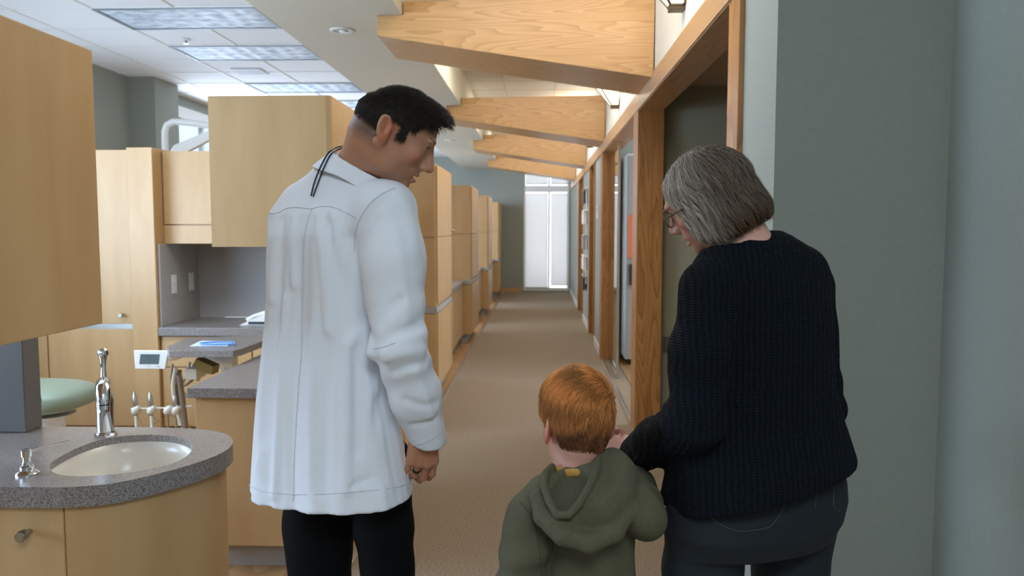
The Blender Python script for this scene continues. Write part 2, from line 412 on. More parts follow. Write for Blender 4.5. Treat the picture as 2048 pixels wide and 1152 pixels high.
# hanging tower of the first bay: cabinet over the open worktop
t = thing('wall_cabinet', 'maple upper cabinet hanging left of the man in white, behind his shoulder', 'cabinet', (0, T0[0], 0))
s = MB(); s.box(XL+.005, XR, .02, 1.02, 1.395, 2.0, .004); s.build('body', maple, t)
s = MB(); s.prism([(XL, 0), (XR-.002, 0), (XR+.012, .005), (XR+.018, .018), (XR+.018, .022), (XL, .022)], 1.39, 2.005); s.build('front_panel', maple, t)
s = MB(); s.box(XR, XR+.018, .0225, .56, 1.39, 2.005, .001); s.build('door', maple, t)
s = MB(); s.box(XR, XR+.018, .565, 1.02, 1.395, 2.0, .002); s.build('door', maple, t)
t = thing('base_cabinet', 'maple base cabinet under the grey worktop left of the man in white', 'cabinet', (0, T0[0], 0))
s = MB(); s.box(-1.455, -.90, .02, 1.0, .11, .755, .003); s.build('body', maple, t)
s = MB(); s.box(-1.40, -.95, .08, .95, 0, .11); s.build('plinth', greyp, t)
s = MB(); s.box(-.98, -.90, .04, .96, .801, 1.388); s.build('support_panel', maple, t)
s = MB(); s.box(-1.475, -.885, T0[0]-.01, T0[0]+1.02, .756, .80, .004); props(s.build('worktop', gran), 'grey speckled worktop above the maple base cabinet left of the man', 'worktop')
for i in range(1, 5):
    t = thing('tower_cabinet', tlab[i], 'cabinet', (0, T0[i], 0), 0, 'maple tower cabinets along the corridor')
    s = MB(); s.box(XL, XR-.0, .0, 1.10, .11, .752, .003); s.build('lower_body', maple, t)
    s = MB(); s.box(XL, XR, .0, 1.10, .803, 2.0, .003); s.build('upper_body', maple, t)
    s = MB(); s.box(XL-.01, XR+.012, -.012, 1.11, .753, .802, .002); s.build('worktop_band', gran if 0 else greyp, t)
    s = MB(); s.box(XL+.02, XR-.05, .06, 1.04, 0, .11); s.build('plinth', greyp, t)
    s = MB(); s.box(XR, XR+.017, .02, 1.09, 1.395, 1.985, .002); dr = s.build('door', maple, t); knob(dr, XR+.017, 1.0, 1.44, (1, 0, 0))
    s = MB(); s.box(XR, XR+.017, .02, 1.09, .83, 1.388, .002); dr = s.build('door', maple, t)
    s = MB(); s.box(XR, XR+.017, .02, 1.09, .13, .745, .002); s.build('door', maple, t)
    s = MB(); s.box(XL, XR, -.003, .002, 1.386, 1.392); s.build('joint', mat('joint_shadow_gap', (.25, .16, .08), .7) if i == 1 else bpy.data.materials['joint_shadow_gap'], t)
blab = ['', '', 'maple base cabinet with grey top filling the gap between the first and second towers', 'maple base cabinet between the second and third tower cabinets', 'small far maple base cabinet between the last two towers']
for i in range(2, 5):
    y0, y1 = P0[i], T0[i]-.02
    t = thing('base_cabinet', blab[i], 'cabinet', (0, y0, 0), 0, 'maple base cabinets between the towers')
    s = MB(); s.box(-2.58, -.965, 0, y1-y0, .11, .752, .003); s.build('body', maple, t)
    s = MB(); s.box(-2.5, -1.02, .06, y1-y0, 0, .11); s.build('plinth', greyp, t)
    s = MB(); s.box(-2.6, -.95, -.02, y1-y0, .753, .802, .003); s.build('worktop', gran, t)
# first cross wall of cabinets (facing the camera)
YP = 5.25
t = thing('tall_cabinet', 'tall pale maple storage cabinet against the cross wall at the left', 'cabinet', (0, YP, 0))
s = MB(); s.box(-4.3, -2.745, .022, .60, .1, 1.985, .002); s.build('body', maple, t)
for (x0, x1) in ((-4.3, -3.345), (-3.335, -2.745)):
    s = MB(); s.box(x0, x1, 0, .02, .82, 1.985, .002); d = s.build('door', maple, t)
    if x0 > -3.5: knob(d, -2.81, 0, .882, sc=1.25)
    s = MB(); s.box(x0, x1, 0, .02, .12, .785, .002); s.build('door', maple, t)
s = MB(); s.box(-4.3, -2.75, .008, .03, .786, .819); s.build('finger_rail', steel, t)
s = MB(); s.box(-2.735, -2.562, -.03, .60, .0, 1.998, .004); props(s.build('pillar_panel', maple), 'narrow maple end pillar left of the open grey niche', 'panel')
C.objects['pillar_panel'].location = (0, YP, 0)
t = thing('wall_cabinet', 'pale maple overhead bin above the grey niche', 'cabinet', (0, YP, 0))
s = MB(); s.box(-2.56, -1.2, .12, .60, 1.36, 1.985, .002); s.build('body', maple, t)
s = MB(); s.box(-2.555, -1.2, .10, .12, 1.492, 1.985, .002); s.build('flap_door', maple, t)
s = MB(); s.box(-2.56, -1.2, .10, .12, 1.36, 1.484, .002); s.build('lower_rail', maple, t)
s = MB(); s.box(-2.559, -2.545, .0, .60, .801, 1.359); s.box(-2.559, -1.2, .601, .63, .801, 1.359); props(s.build('niche_lining', greyp), 'grey laminate lining of the niche above the worktop', 'panel')
C.objects['niche_lining'].location = (0, YP, 0)
s = MB(); s.box(-2.56, -1.0, -.03, .60, .742, .80, .006); o = s.build('worktop', gran); o.location = (0, YP, 0); props(o, 'grey speckled worktop inside the niche under the overhead bin', 'worktop')
t = thing('base_cabinet', 'pale maple drawer cabinet under the niche worktop', 'cabinet', (0, YP, 0))
s = MB(); s.box(-2.57, -1.02, .022, 1.30, .11, .738); s.build('body', maple, t)
for a, b in ((-2.555, -1.94), (-1.93, -1.3)):
    s = MB(); s.box(a, b, 0, .02, .53, .735, .002); s.build('drawer', maple, t)
    s = MB(); s.box(a, b, 0, .02, .12, .522, .002); s.build('drawer', maple, t)
s = MB(); s.box(-2.5, -1.1, .08, 1.25, 0, .11); s.build('plinth', greyp, t)
for i, (x, y) in enumerate([(347, 568), (382, 563)]):
    r = ray(x, y); X = -2.543; p = np.array([0, 0, H])+r*X/r[0]
    t = thing('power_outlet', ['white power outlet on the niche side, left of the pair', 'white power outlet in the back corner of the niche'][i], 'outlet', (X, p[1], p[2]))
    s = MB(); s.box(.001, .006, -.04, .04, -.065, .065, .002); s.build('cover_plate', plast, t)
    s = MB(); s.box(.006, .010, -.018, .018, -.04, -.008, .001); s.box(.006, .010, -.018, .018, .008, .04, .001); s.build('sockets', white, t)
# sharps or phone tray at niche worktop end
p = az(510, 650, .80)
t = thing('desk_phone', 'white telephone lying on the niche worktop beside the man in white', 'telephone', (p.x, p.y+.05, .80), .0)
s = MB(); s.prism([(-.10, .0), (.12, .0), (.12, .085), (.02, .055)], -.09, .09, 'y', .006); s.build('body', plast, t)
s = MB(); s.tube([(-.05, -.06, .035), (.0, -.06, .065), (.08, -.06, .085)], [.016, .012, .018], 10); s.build('handset', plast, t, True)
s = MB(); s.box(-.03, .10, -.095, -.088, .01, .028); s.build('dark_slot', darkP, t)

# ---------------- sink peninsula ----------------
def px3(pts): return [(x*.3924, 700+y*.3924) for x, y in pts]
def smooth_loop(pts, k=2):
    for _ in range(k):
        q = []
        for i in range(len(pts)):
            a = np.array(pts[i]); b = np.array(pts[(i+1) % len(pts)]); q += [tuple(.75*a+.25*b), tuple(.25*a+.75*b)]
        pts = q
    return pts
rim = [(118, 975), (180, 972), (235, 966), (333, 944), (412, 920), (451, 903), (468, 886), (462, 872), (438, 863), (400, 858), (333, 855)]
outer = [tuple(az(x, y, .80)[:2]) for x, y in rim]
def open_smooth(p, k=2):
    for _ in range(k):
        q = [p[0]]
        for a, b in zip(p, p[1:]):
            a = np.array(a); b = np.array(b); q += [tuple(.75*a+.25*b), tuple(.25*a+.75*b)]
        p = q+[p[-1]]
    return p
cur = open_smooth(outer)
yb = cur[-1][1]; yf = cur[0][1]
outer = [(-2.6, yf)]+cur+[(-2.6, yb)]
hole = smooth_loop([tuple(az(x, y, .80)[:2]) for x, y in px3([(245, 600), (262, 570), (330, 530), (420, 487), (520, 455), (640, 436), (770, 431), (880, 437), (955, 458), (990, 488), (960, 540), (870, 585), (700, 620), (520, 640), (370, 645), (280, 632)])])
def holed(outer, inner, z0, z1, name, m, parent=None):
    bm = bmesh.new()
    rings = []
    for z in (z1, z0):
        o_ = [bm.verts.new((*p, z)) for p in outer]; i_ = [bm.verts.new((*p, z)) for p in inner]
        es = [bm.edges.new((l[k], l[(k+1) % len(l)])) for l in (o_, i_) for k in range(len(l))]
        bmesh.ops.triangle_fill(bm, use_beauty=True, use_dissolve=False, edges=es); rings.append((o_, i_))
    for q in (0, 1):
        a, b = rings[0][q], rings[1][q]
        for k in range(len(a)): bm.faces.new([a[k], a[(k+1) % len(a)], b[(k+1) % len(a)], b[k]])
    s = MB(); s.bm.free(); s.bm = bm
    return s.build(name, m, parent)
inner_ = [(max(p[0]-.035, -2.57), p[1]*.93+2.28*.07) for p in outer]
o = holed(outer, hole, .779, .80, 'worktop', gran); o2 = holed(outer, inner_, .745, .779, 'apron', gran)
bm_ = bmesh.new(); bm_.from_mesh(o.data); bm_.from_mesh(o2.data); bmesh.ops.remove_doubles(bm_, verts=bm_.verts, dist=1e-5); bm_.to_mesh(o.data); bm_.free(); bpy.data.objects.remove(o2); props(o, 'grey speckled worktop with a rounded end holding the sink', 'worktop')
hc = np.mean(np.array(hole), axis=0)
s = MB(); rings = []
porc = mat('sink_porcelain', (.74, .69, .61), .25)
for k, (sc, z) in enumerate([(1.06, .7785), (1.0, .778), (.985, .74), (.94, .69), (.80, .655), (.4, .64), (.08, .635)]):
    rings.append([s.bm.verts.new((hc[0]+(p[0]-hc[0])*sc, hc[1]+(p[1]-hc[1])*sc, z)) for p in hole])
for a, b in zip(rings, rings[1:]):
    for k in range(len(a)): s.bm.faces.new([a[k], a[(k+1) % len(a)], b[(k+1) % len(a)], b[k]])
s.bm.faces.new(rings[-1])
basin = s.build('sink_basin', porc, None, 'all')
t = thing('sink_cabinet', 'curved maple sink cabinet at the lower left, with a white oval basin', 'cabinet', (0, 0, 0)); basin.parent = t; basin['label'] = 'white oval basin'
oc = np.array(outer); inn = []
cc = np.array([-1.5, 2.28])
for p in cur: q = np.array(p); d = q-np.array([min(q[0], -1.2)-.0, 2.28]); inn.append(tuple(q-d/np.linalg.norm(d)*.022))
k = [i for i, p in enumerate(inn) if p[0] > az(104, 1010, .74).x+.004]; i0 = k[0]
xs = inn[i0][0]
s = MB(); sh = inn[i0:]+[(-2.55, inn[-1][1])]; ins = [(p[0]-.02, p[1]+.018*(1 if p[1] < 2.28 else -1)) for p in sh]; s.prism(sh+ins[::-1], .1, .744); s.box(-2.55, -.95, yf+.06, yb-.05, .1, .12); s.build('curved_body', maple, t, True)
yd = inn[0][1]
s = MB(); s.box(-1.80, xs-.006, yd, yd+.022, .12, .742, .002); dr = s.build('door', maple, t)
kp = az(52, 1068, .7); kp = at(50, 1068, yd-.02); knob(dr, kp.x, yd, kp.z, (0, -1, 0), 1.25)
s = MB(); s.box(-2.55, -1.81, yd, yd+.022, .12, .742, .002); s.build('door', maple, t)
s = MB(); s.box(xs-.006, xs, yd+.008, yd+.024, .12, .742); s.build('edge_strip', mat('pale_edge', (.62, .56, .48), .5), t)
s = MB(); s.prism([(p[0]-.05, p[1]*.94+2.28*.06) for p in inn[i0:]]+[(-2.5, inn[-1][1]-.03), (-2.5, inn[0][1]+.06)], 0, .1); s.build('plinth', greyp, t)
# partition panel behind the sink worktop
s = MB(); s.box(-2.6, -1.675, 2.50, 2.585, .801, 1.178, .004)
props(s.build('partition_panel', greyd), 'dark grey partition panel standing on the sink worktop', 'panel')
# large overhead cabinet, left edge of frame
t = thing('wall_cabinet', 'large maple overhead cabinet filling the upper left corner of the view', 'cabinet', (0, 0, 0))
s = MB(); s.box(-1.95, -1.372, 1.3, 2.385, 1.18, 1.995, .003); s.build('body', maple, t)
s = MB(); s.box(-1.371, -1.35, 1.29, 2.40, 1.174, 2.002, .003); s.build('door', maple, t)
s = MB(); s.box(-1.95, -1.352, 2.386, 2.40, 1.174, 2.002, .002); s.build('edge_panel', white, t)
# faucet
b = az(212, 872, .80)
t = thing('faucet', 'chrome single lever faucet behind the oval sink', 'faucet', (b.x, b.y, .80), math.radians(-62))
s = MB(); s.lathe([(.034, 0), (.034, .008), (.030, .012), (.029, .018)], n=8, sx=1.0); s.build('base_flange', chrome, t, True)
s = MB(); s.lathe([(.026, .012), (.026, .09), (.0265, .125), (.022, .16), (.014, .185), (.006, .197)], n=32); s.build('body', chrome, t, True)
s = MB(); s.tube([(0.0, 0, .150), (.02, 0, .168), (.045, 0, .178), (.075, 0, .168), (.092, 0, .145), (.096, 0, .122)], [.016, .021, .023, .024, .022, .018], 20)
sp_ = s.build('spout', chrome, t, True)
s = MB(); s.lathe([(.0175, 0), (.0185, -.012), (.0165, -.013), (.0165, -.022)], o=(.0965, 0, .122), n=20); s.build('aerator', chrome, sp_, True)
s = MB(); s.tube([(0, 0, .19), (-.004, 0, .215), (-.008, 0, .24), (-.010, 0, .262)], [.010, .0075, .009, .014], 14); s.lathe([(.006, -.011), (.015, -.006), (.0165, 0), (.015, .006), (.006, .011)], o=(-.011, 0, .268), n=16, axis=(1, .4, .2)); s.build('lever', chrome, t, True)
b = az(55, 948, .80)
t = thing('soap_dispenser', 'chrome soap pump with a long thin spout beside the sink', 'soap dispenser', (b.x, b.y, .80))
s = MB(); s.lathe([(.030, 0), (.030, .004), (.024, .009), (.018, .012), (.018, .022), (.012, .026), (.011, .034)], n=28); s.build('collar', chrome, t, True)
s = MB(); s.lathe([(.010, .030), (.010, .048), (.0135, .049), (.0135, .066), (.011, .068)], n=24); s.build('pump_head', chrome, t, True)
e = az(137, 883, .85)-Vector((b.x, b.y, .80))
s = MB(); s.tube([(.005, .005, .058), (e.x*.5, e.y*.5, .060), (e.x, e.y, .052)], .0032, 10); s.build('spout', chrome, t, True)

# ---------------- dental unit and chair of the second bay ----------------
green = mat('green_vinyl', (.26, .33, .25), .45); olive = mat('olive_vinyl', (.13, .13, .075), .5)
t = thing('dental_chair', 'pale green dental chair behind the sink, mostly hidden by the grey partition', 'dental chair', (-2.75, 4.3, 0))
s = MB(); bmesh.ops.create_uvsphere(s.bm, u_segments=48, v_segments=24, radius=1)
for v in s.bm.verts:
    c = v.co; e = lambda q: math.copysign(abs(q)**.62, q)
    v.co = Vector((e(c.x)*.50-.26, e(c.y)*.27, .525+e(c.z)*.08))
s.build('seat_cushion', green, t, 'all')
s = MB(); n = 40
prof = []
for k in range(n+1):
    a = -1.25+2.5*k/n; prof.append((.30*math.cos(a)-.31, .60+.15*math.sin(a)))
bk = at(98, 795, 3.9)
s2 = []
s.tube([(x+(bk.x+2.75)-.0, -.52, z+.0) for x, z in prof], .022, 10); s.build('backrest_rim', olive, t, True)
s = MB(); s.prism([(x+(bk.x+2.75)-.015, z) for x, z in prof], -.50, -.42, 'y'); s.build('backrest', green, t, True)
s = MB(); s.lathe([(.26, 0), (.26, .03), (.10, .06), (.08, .40), (.14, .43)], n=28); s.build('pedestal', plast, t, True)
t = thing('delivery_unit', 'dental delivery unit with grey tray top, hoses and handpieces', 'dental unit', (-1.75, 4.05, 0))
def lo(p): return (p[0]+1.75, p[1]-4.05, p[2])
tz = .87
tp = [az(x, y, tz) for x, y in [(338, 701), (466, 701), (484, 697), (527, 681), (540, 672), (470, 672), (372, 676), (330, 694)]]
s = MB(); s.prism([lo(p)[:2] for p in tp], tz-.035, tz, 'z', .004); s.build('tray_top', gran, t)
tp2 = [az(x, y, tz+.003) for x, y in [(380, 692), (455, 692), (470, 683), (402, 682)]]
o = MB(); o.prism([p[:2] for p in tp2], tz+.001, tz+.004); props(o.build('paper_liner', mat('pale_blue_paper', (.60, .72, .82), .8)), 'pale blue paper liner on the dental tray top', 'paper')
s = MB()
pp = [az(x, y, tz+.012) for x, y in [(400, 686), (430, 684), (468, 684), (470, 688), (430, 689), (404, 688)]]
s.tube(pp+[pp[0]], .0042, 8); props(s.build('mask_strap', mat('blue_elastic', (.10, .28, .62), .6), None, True), 'blue elastic loop lying on the pale blue paper', 'strap')
mc = at(303, 719, 3.85)
s = MB(); w_ = .085; h_ = .046
s.prism([(-w_+.004, -h_), (w_-.014, -h_), (w_+.006, h_), (-w_+.0, h_)], -.008, .008, 'y', .004)
o = s.build('control_screen', plast, t); o.location = lo(mc)
s = MB(); s.prism([(-.058, -.022), (.038, -.022), (.046, .028), (-.050, .028)], -.0095, -.0085, 'y'); d = s.build('display', mat('screen_grey', (.10, .14, .15), .2), o)
mk_ = mat('mark_grey', (.35, .36, .38), .5)
s = MB(); s.box(-.02, -.004, -.0095, -.0085, -.034, -.031); s.build('mark', mk_, o)
s = MB(); s.box(.028, .045, -.0095, -.0085, -.036, -.033); s.build('mark', mk_, o)
def P(x, y, Y=3.95): return lo(at(x, y, Y))
s = MB(); s.tube([P(335, 716), P(350, 712), P(368, 708)], [.015, .022, .015], 12); s.build('screen_arm', plast, t, True)
s = MB(); s.tube([P(400, 715, 4.1), P(440, 722, 4.1), P(470, 722, 4.1)], [.03, .04, .045], 14); s.tube([P(455, 742, 4.1), P(456, 716, 4.1)], .034, 20); s.build('arm_joint', plast, t, True)
s = MB(); s.box(*sorted((P(344, 0)[0], P(370, 0)[0])), -.1, .02, P(0, 757)[2], P(0, 736)[2], .004); s.build('junction_box', beigeP, t)
s = MB(); s.prism([P(395, 716)[::2], P(430, 732)[::2], P(428, 748)[::2], P(412, 746)[::2], P(388, 728)[::2]], -.12, -.04, 'y', .003); s.build('bracket', mat('brass_bracket', (.20, .14, .04), .4, .5), t)
for k, pl in enumerate([[(352, 735), (345, 770), (350, 805), (362, 850)], [(360, 740), (352, 790), (366, 820), (372, 860)], [(380, 725), (372, 755), (360, 775), (375, 795)],
                        [(400, 735), (392, 752), (380, 765), (366, 772)], [(385, 730), (390, 758), (400, 762), (396, 735)], [(345, 728), (341, 760), (345, 775), (353, 748)], [(412, 728), (404, 755), (385, 738)]]):
    s = MB(); q = [np.array(P(*a, 3.95+.02*k)) for a in pl]
    cp = [tuple(x) for x in open_smooth([tuple(x) for x in q], 3)]
    s.tube(cp, .007 if k > 1 else .011, 8); s.build('hose', tanhose if k % 2 else beigeP, t, True)
s = MB(); s.tube([P(358, 750), P(365, 800), P(372, 860)], .014, 10); s.build('stem', mat('brown_metal', (.20, .15, .11), .4, .3), t, True)
s = MB(); s.tube([P(262, 818), P(330, 816), P(384, 812)], .005, 10); s.build('holder_bar', beigeP, t, True)
for k, (x, m_) in enumerate([(269, nickel), (300, nickel), (333, beigeP), (349, nickel)]):
    if k != 2:
        s = MB(); s.tube([P(x-1, 782 if k < 3 else 787), P(x, 788), P(x+.5, 792), P(x+1.5, 806), P(x+2, 820)], [.004, .006, .011, .013, .011], 12); s.build('handpiece', m_, t, True)
    s = MB(); a = P(x+2, 820); s.lathe([(.014, -.024), (.021, -.012), (.023, .006), (.013, .024)], o=(a[0]+.006, a[1], a[2]), n=16, axis=(.7, 0, .6)); s.build('holder', beigeP, t, True)
    if k < 2:
        s = MB(); s.tube([P(x+.5, 816), P(x+2, 830)], .0115, 12); s.build('grip_ring', darkP, t, True)
    s = MB(); s.tube([P(x+2, 826), P(x+3, 845), P(x+4, 880)], .006, 8); s.build('hose', plast if k < 2 else tanhose, t, True)
for a in ([(274, 828), (282, 848), (298, 852), (318, 842)], [(305, 828), (312, 842), (324, 838)], [(340, 830), (352, 836), (362, 832)]):
    s = MB(); s.tube(open_smooth([P(*q) for q in a], 2), .0022, 6); s.build('thin_cord', tanhose, t, True)
s = MB(); s.tube([P(370, 860), P(372, 1110, 4.3)], .03, 14); s.lathe([(.2, 0), (.2, .03), (.04, .06)], o=(P(372, 1110)[0], .25, 0), n=24); s.build('floor_stand', plast, t, True)
# white bent lamp arm above the overhead bin
t = thing('dental_light_arm', 'white bent tubular lamp arm rising above the overhead bin', 'lamp arm', (0, 0, 0))
Ya = 6.3
pts = [at(332, 330, Ya), at(330, 280, Ya), at(330, 262, Ya), at(334, 250, Ya), at(346, 243.5, Ya), at(362, 244, Ya), at(425, 251, Ya), at(470, 256, Ya)]
s = MB(); s.tube(pts, .026, 18); s.build('upper_tube', plast, t, True)
s = MB(); s.prism([(q.x, q.z) for q in (at(340, 306, Ya), at(350, 291, Ya), at(470, 240, Ya), at(474, 254, Ya), at(375, 302, Ya), at(372, 308, Ya))], Ya-.03, Ya+.03, 'y', .008); s.build('sloping_arm', plast, t)
s = MB(); s.tube([at(332, 330, Ya), at(332, 330, Ya)-Vector((0, 0, 1.0)), ((at(332, 330, Ya).x), Ya, 0.0)], .028, 14); s.build('post', plast, t, True)
# ---------------- side room contents ----------------
t = thing('storage_cabinet', 'tall white cabinet inside the glazed side room', 'cabinet', (.915, 8.43, 0))
s = MB(); s.box(.0, .6, .0, .95, .07, 2.24, .004); s.build('body', mat('cool_white', (.76, .80, .86), .5), t)
s = MB(); s.box(.05, .58, .05, .9, 0, .07); s.build('plinth', darkP, t)
s = MB(); s.box(.01, .59, -.02, 0, .09, 2.22, .003); s.build('door', greyp, t)
p0 = at(1254, 430, 8.38); p1 = at(1254, 516, 8.38)
s = MB(); s.prism([(0.0, 0), (.3, 0), (.3, p0.z-p1.z), (0, p0.z-p1.z)], -.012, .0, 'y', .002)
o = s.build('orange_poster', mat('orange_print', (.80, .22, .11), .6)); o.location = (.925, 8.405, p1.z); props(o, 'orange panel hanging on the white cabinet beyond the glass', 'poster')
s = MB(); s.box(0, .2, -.03, 0, 0, .22, .003); o = s.build('wall_dispenser', darkP); q = at(1262, 570, 8.38); o.location = (.95, 8.405, q.z); props(o, 'dark holder mounted below the orange panel', 'holder')
r = ray(1338, 690); q = np.array([0, 0, H])+r*5.70/r[1]
t = thing('light_switch', 'grey switch plate on the side room wall behind the grey haired woman', 'switch', (q[0], 5.719, q[2]))
s = MB(); s.box(-.04, .04, -.006, 0, -.06, .06, .002); s.build('cover_plate', mat('dark_plate', (.14, .11, .09), .5), t)
s = MB(); s.box(-.012, .012, -.012, -.006, -.03, .03, .002); s.build('rocker', mat('plate_rocker', (.2, .17, .14), .5), t)
q = at(1196, 424, 9.5)
t = thing('thermostat', 'small white thermostat on the narrow wall beyond the glass panel', 'thermostat', (XW, 9.45, q.z))
s = MB(); s.box(-.025, 0, -.06, .06, -.08, .08, .004); s.build('case', plast, t)
s = MB(); s.box(-.027, -.025, -.03, .03, .0, .04); s.build('display', mat('lcd', (.3, .33, .3), .3), t)
# wall rack with rods and clips between the third and fourth openings
t = thing('wall_rack', 'tall white and dark metal wall rack far down the right wall', 'rack', (XW, 11.9, 0))
s = MB(); s.box(-.03, -.015, -.32, -.29, .65, 2.05, .002); s.box(-.03, -.015, .29, .32, .65, 2.05, .002); s.build('rail', plast, t)
for k, z in enumerate((2.02, 1.72, 1.35, 1.05, .75)):
    s = MB(); s.tube([(0, -.35, z), (-.045, -.35, z), (-.045, .35, z), (0, .35, z)], .012, 8); s.build('crossbar', white if k % 2 else nickel, t, True)
    s = MB(); s.box(-.06, -.03, -.25, .25, z-.20, z-.02, .003); s.build('holder', [darkP, plast, nickel, plast, darkP][k], t)
# ---------------- distance-field modelling kit ----------------
A = lambda *v: np.array(v, dtype=np.float64)
def unit(v): v = np.asarray(v, float); return v/np.linalg.norm(v)
def smin(a, b, k):
    h = np.clip(.5+.5*(b-a)/k, 0, 1); return b*(1-h)+a*h-k*h*(1-h)
def smax(a, b, k): return -smin(-a, -b, k)
def cap(P, a, b, ra, rb):
    a = np.asarray(a, float); b = np.asarray(b, float); ab = b-a
    t = np.clip(((P-a)@ab)/max(ab@ab, 1e-9), 0, 1)
    return np.linalg.norm(P-a-t[..., None]*ab, axis=-1)-(ra+(rb-ra)*t)
def ell(P, c, r, R=None):
    q = P-np.asarray(c, float)
    if R is not None: q = q@R
    r = np.asarray(r, float); k0 = np.linalg.norm(q/r, axis=-1); k1 = np.linalg.norm(q/(r*r), axis=-1)+1e-9
    return k0*(k0-1)/k1
def chain(P, pts, rs, k=.02):
    d = None
    for i in range(len(pts)-1):
        e = cap(P, pts[i], pts[i+1], rs[i], rs[i+1]); d = e if d is None else smin(d, e, k)
    return d
def loft(P, st, n=2.2, fold=None):
    """st rows: z, cx, cy, a, b, yaw"""
    st = np.array(sorted(map(tuple, st))); z = P[..., 2]
    cx, cy, a, b, yw = [np.interp(z, st[:, 0], st[:, j]) for j in range(1, 6)]
    dx = P[..., 0]-cx; dy = P[..., 1]-cy; c = np.cos(yw); s = np.sin(yw)
    u = dx*c-dy*s; v = dx*s+dy*c
    r = ((np.abs(u)/a)**n+(np.abs(v)/b)**n)**(1/n)+1e-6
    R = np.sqrt(dx*dx+dy*dy)+1e-6
    d = R*(1-1/r)
    d = np.where(r < .3, -.7*np.minimum(a, b), d)
    if fold is not None: d = d-fold(np.arctan2(v/b, u/a), z, u, v)
    return np.maximum(d, np.maximum(z-st[-1, 0], st[0, 0]-z)*1.0)
def surfnet(fn, lo, hi, h):
    lo = np.asarray(lo, float); n = np.ceil((np.asarray(hi)-lo)/h).astype(int)+1
    # coarse pass to find where the surface is
    X, Y, Z = [lo[i]+h*np.arange(n[i]) for i in range(3)]
    V = np.empty(n, dtype=np.float32)
    B = 16; H_ = 1.0*B*h
    for i in range(0, n[0], B):
        for j in range(0, n[1], B):
            for k in range(0, n[2], B):
                xs, ys, zs = X[i:i+B], Y[j:j+B], Z[k:k+B]
                c = np.array([[xs.mean(), ys.mean(), zs.mean()]])
                d = fn(c)[0]
                if abs(d) > H_*1.25: V[i:i+B, j:j+B, k:k+B] = d
                else:
                    G = np.stack(np.meshgrid(xs, ys, zs, indexing='ij'), -1)
                    V[i:i+B, j:j+B, k:k+B] = fn(G.reshape(-1, 3)).reshape(G.shape[:3])
    S = V < 0
    acc = np.zeros((*(n-1), 3), np.float32); cnt = np.zeros(n-1, np.float32)
    corners = [(a, b, c) for a in (0, 1) for b in (0, 1) for c in (0, 1)]
    def sl(o): return tuple(slice(o[i], o[i]+n[i]-1) for i in range(3))
    for c0 in corners:
        for ax in range(3):
            if c0[ax]: continue
            c1 = list(c0); c1[ax] = 1; c1 = tuple(c1)
            a, b = V[sl(c0)], V[sl(c1)]; m = S[sl(c0)] != S[sl(c1)]
            t = np.where(m, a/np.where(m, a-b, 1), 0)
            for q in range(3): acc[..., q] += np.where(m, c0[q]+(t if q == ax else 0), 0)
            cnt += m
    act = cnt > 0; idx = -np.ones(n-1, np.int64); idx[act] = np.arange(act.sum())
    ijk = np.argwhere(act); verts = lo+h*(ijk+acc[act]/cnt[act][:, None])
    faces = []
    for ax in range(3):
        o = [i for i in range(3) if i != ax]
        r = [slice(1, n[i]-1) for i in range(3)]; r[ax] = slice(0, n[ax]-1)
        r2 = list(r); r2[ax] = slice(1, n[ax])
        a, b = S[tuple(r)], S[tuple(r2)]; m = a != b
        w = np.argwhere(m); fl = a[m]
        w = w+np.array([0 if i == ax else 1 for i in range(3)])
        e1 = np.zeros(3, int); e1[o[0]] = 1; e2 = np.zeros(3, int); e2[o[1]] = 1
        q = [idx[tuple((w-x).T)] for x in (e1*0, e1, e1+e2, e2)]
        F_ = np.stack(q, 1)
        if ax == 1: fl = ~fl
        F_[fl] = F_[fl][:, ::-1]
        faces.append(F_)
    F_ = np.concatenate(faces); F_ = F_[(F_ >= 0).all(1)]
    return verts, F_[:, ::-1]
def grad(fn, P, e=.0012):
    g = np.stack([fn(P+np.eye(3)[i]*e)-fn(P-np.eye(3)[i]*e) for i in range(3)], -1)
    return g/(np.linalg.norm(g, axis=-1, keepdims=True)+1e-9)
def mesh_np(name, parts, m, parent=None, col=True):
    """parts: list of (verts, faces(quads or tris), colours or None)"""
    vs, fs, cs, off = [], [], [], 0
    for v, f, c in parts:
        vs.append(v); fs.append((f+off)); off += len(v)
        cs.append(c if c is not None else np.ones((len(v), 3)))
    V = np.concatenate(vs)
    me = bpy.data.meshes.new(name); me.vertices.add(len(V)); me.vertices.foreach_set('co', V.astype(np.float32).ravel())
    lt = np.concatenate([np.full(len(f), f.shape[1]) for f in fs]); li = np.concatenate([f.ravel() for f in fs])
    me.loops.add(len(li)); me.loops.foreach_set('vertex_index', li.astype(np.int32))
    me.polygons.add(len(lt)); me.polygons.foreach_set('loop_start', np.concatenate([[0], np.cumsum(lt)[:-1]]).astype(np.int32))
    me.polygons.foreach_set('loop_total', lt.astype(np.int32))
    me.update(calc_edges=True); me.polygons.foreach_set('use_smooth', [True]*len(lt))
    if col:
        a = me.color_attributes.new('Col', 'FLOAT_COLOR', 'POINT'); c4 = np.ones((len(V), 4), np.float32); c4[:, :3] = np.concatenate(cs)
        a.data.foreach_set('color', c4.ravel())
    me.materials.append(m); me.validate()
    o = bpy.data.objects.new(name, me); C.objects.link(o)
    if parent: o.parent = parent
    return o
def vcol(name, rough=.5, sub=0, **kw):
    m = mat(name, (1, 1, 1), rough, **kw); a = N(m, 'ShaderNodeVertexColor', layer_name='Col')
    b = m.node_tree.nodes['Principled BSDF']; L(m, a.outputs[0], b.inputs['Base Color'])
    if sub:
        b.inputs['Subsurface Weight'].default_value = sub; b.inputs['Subsurface Radius'].default_value = (.012, .005, .003); b.inputs['Subsurface Scale'].default_value = .6
    return m
skinm = vcol('skin', .48, .25); sb_ = skinm
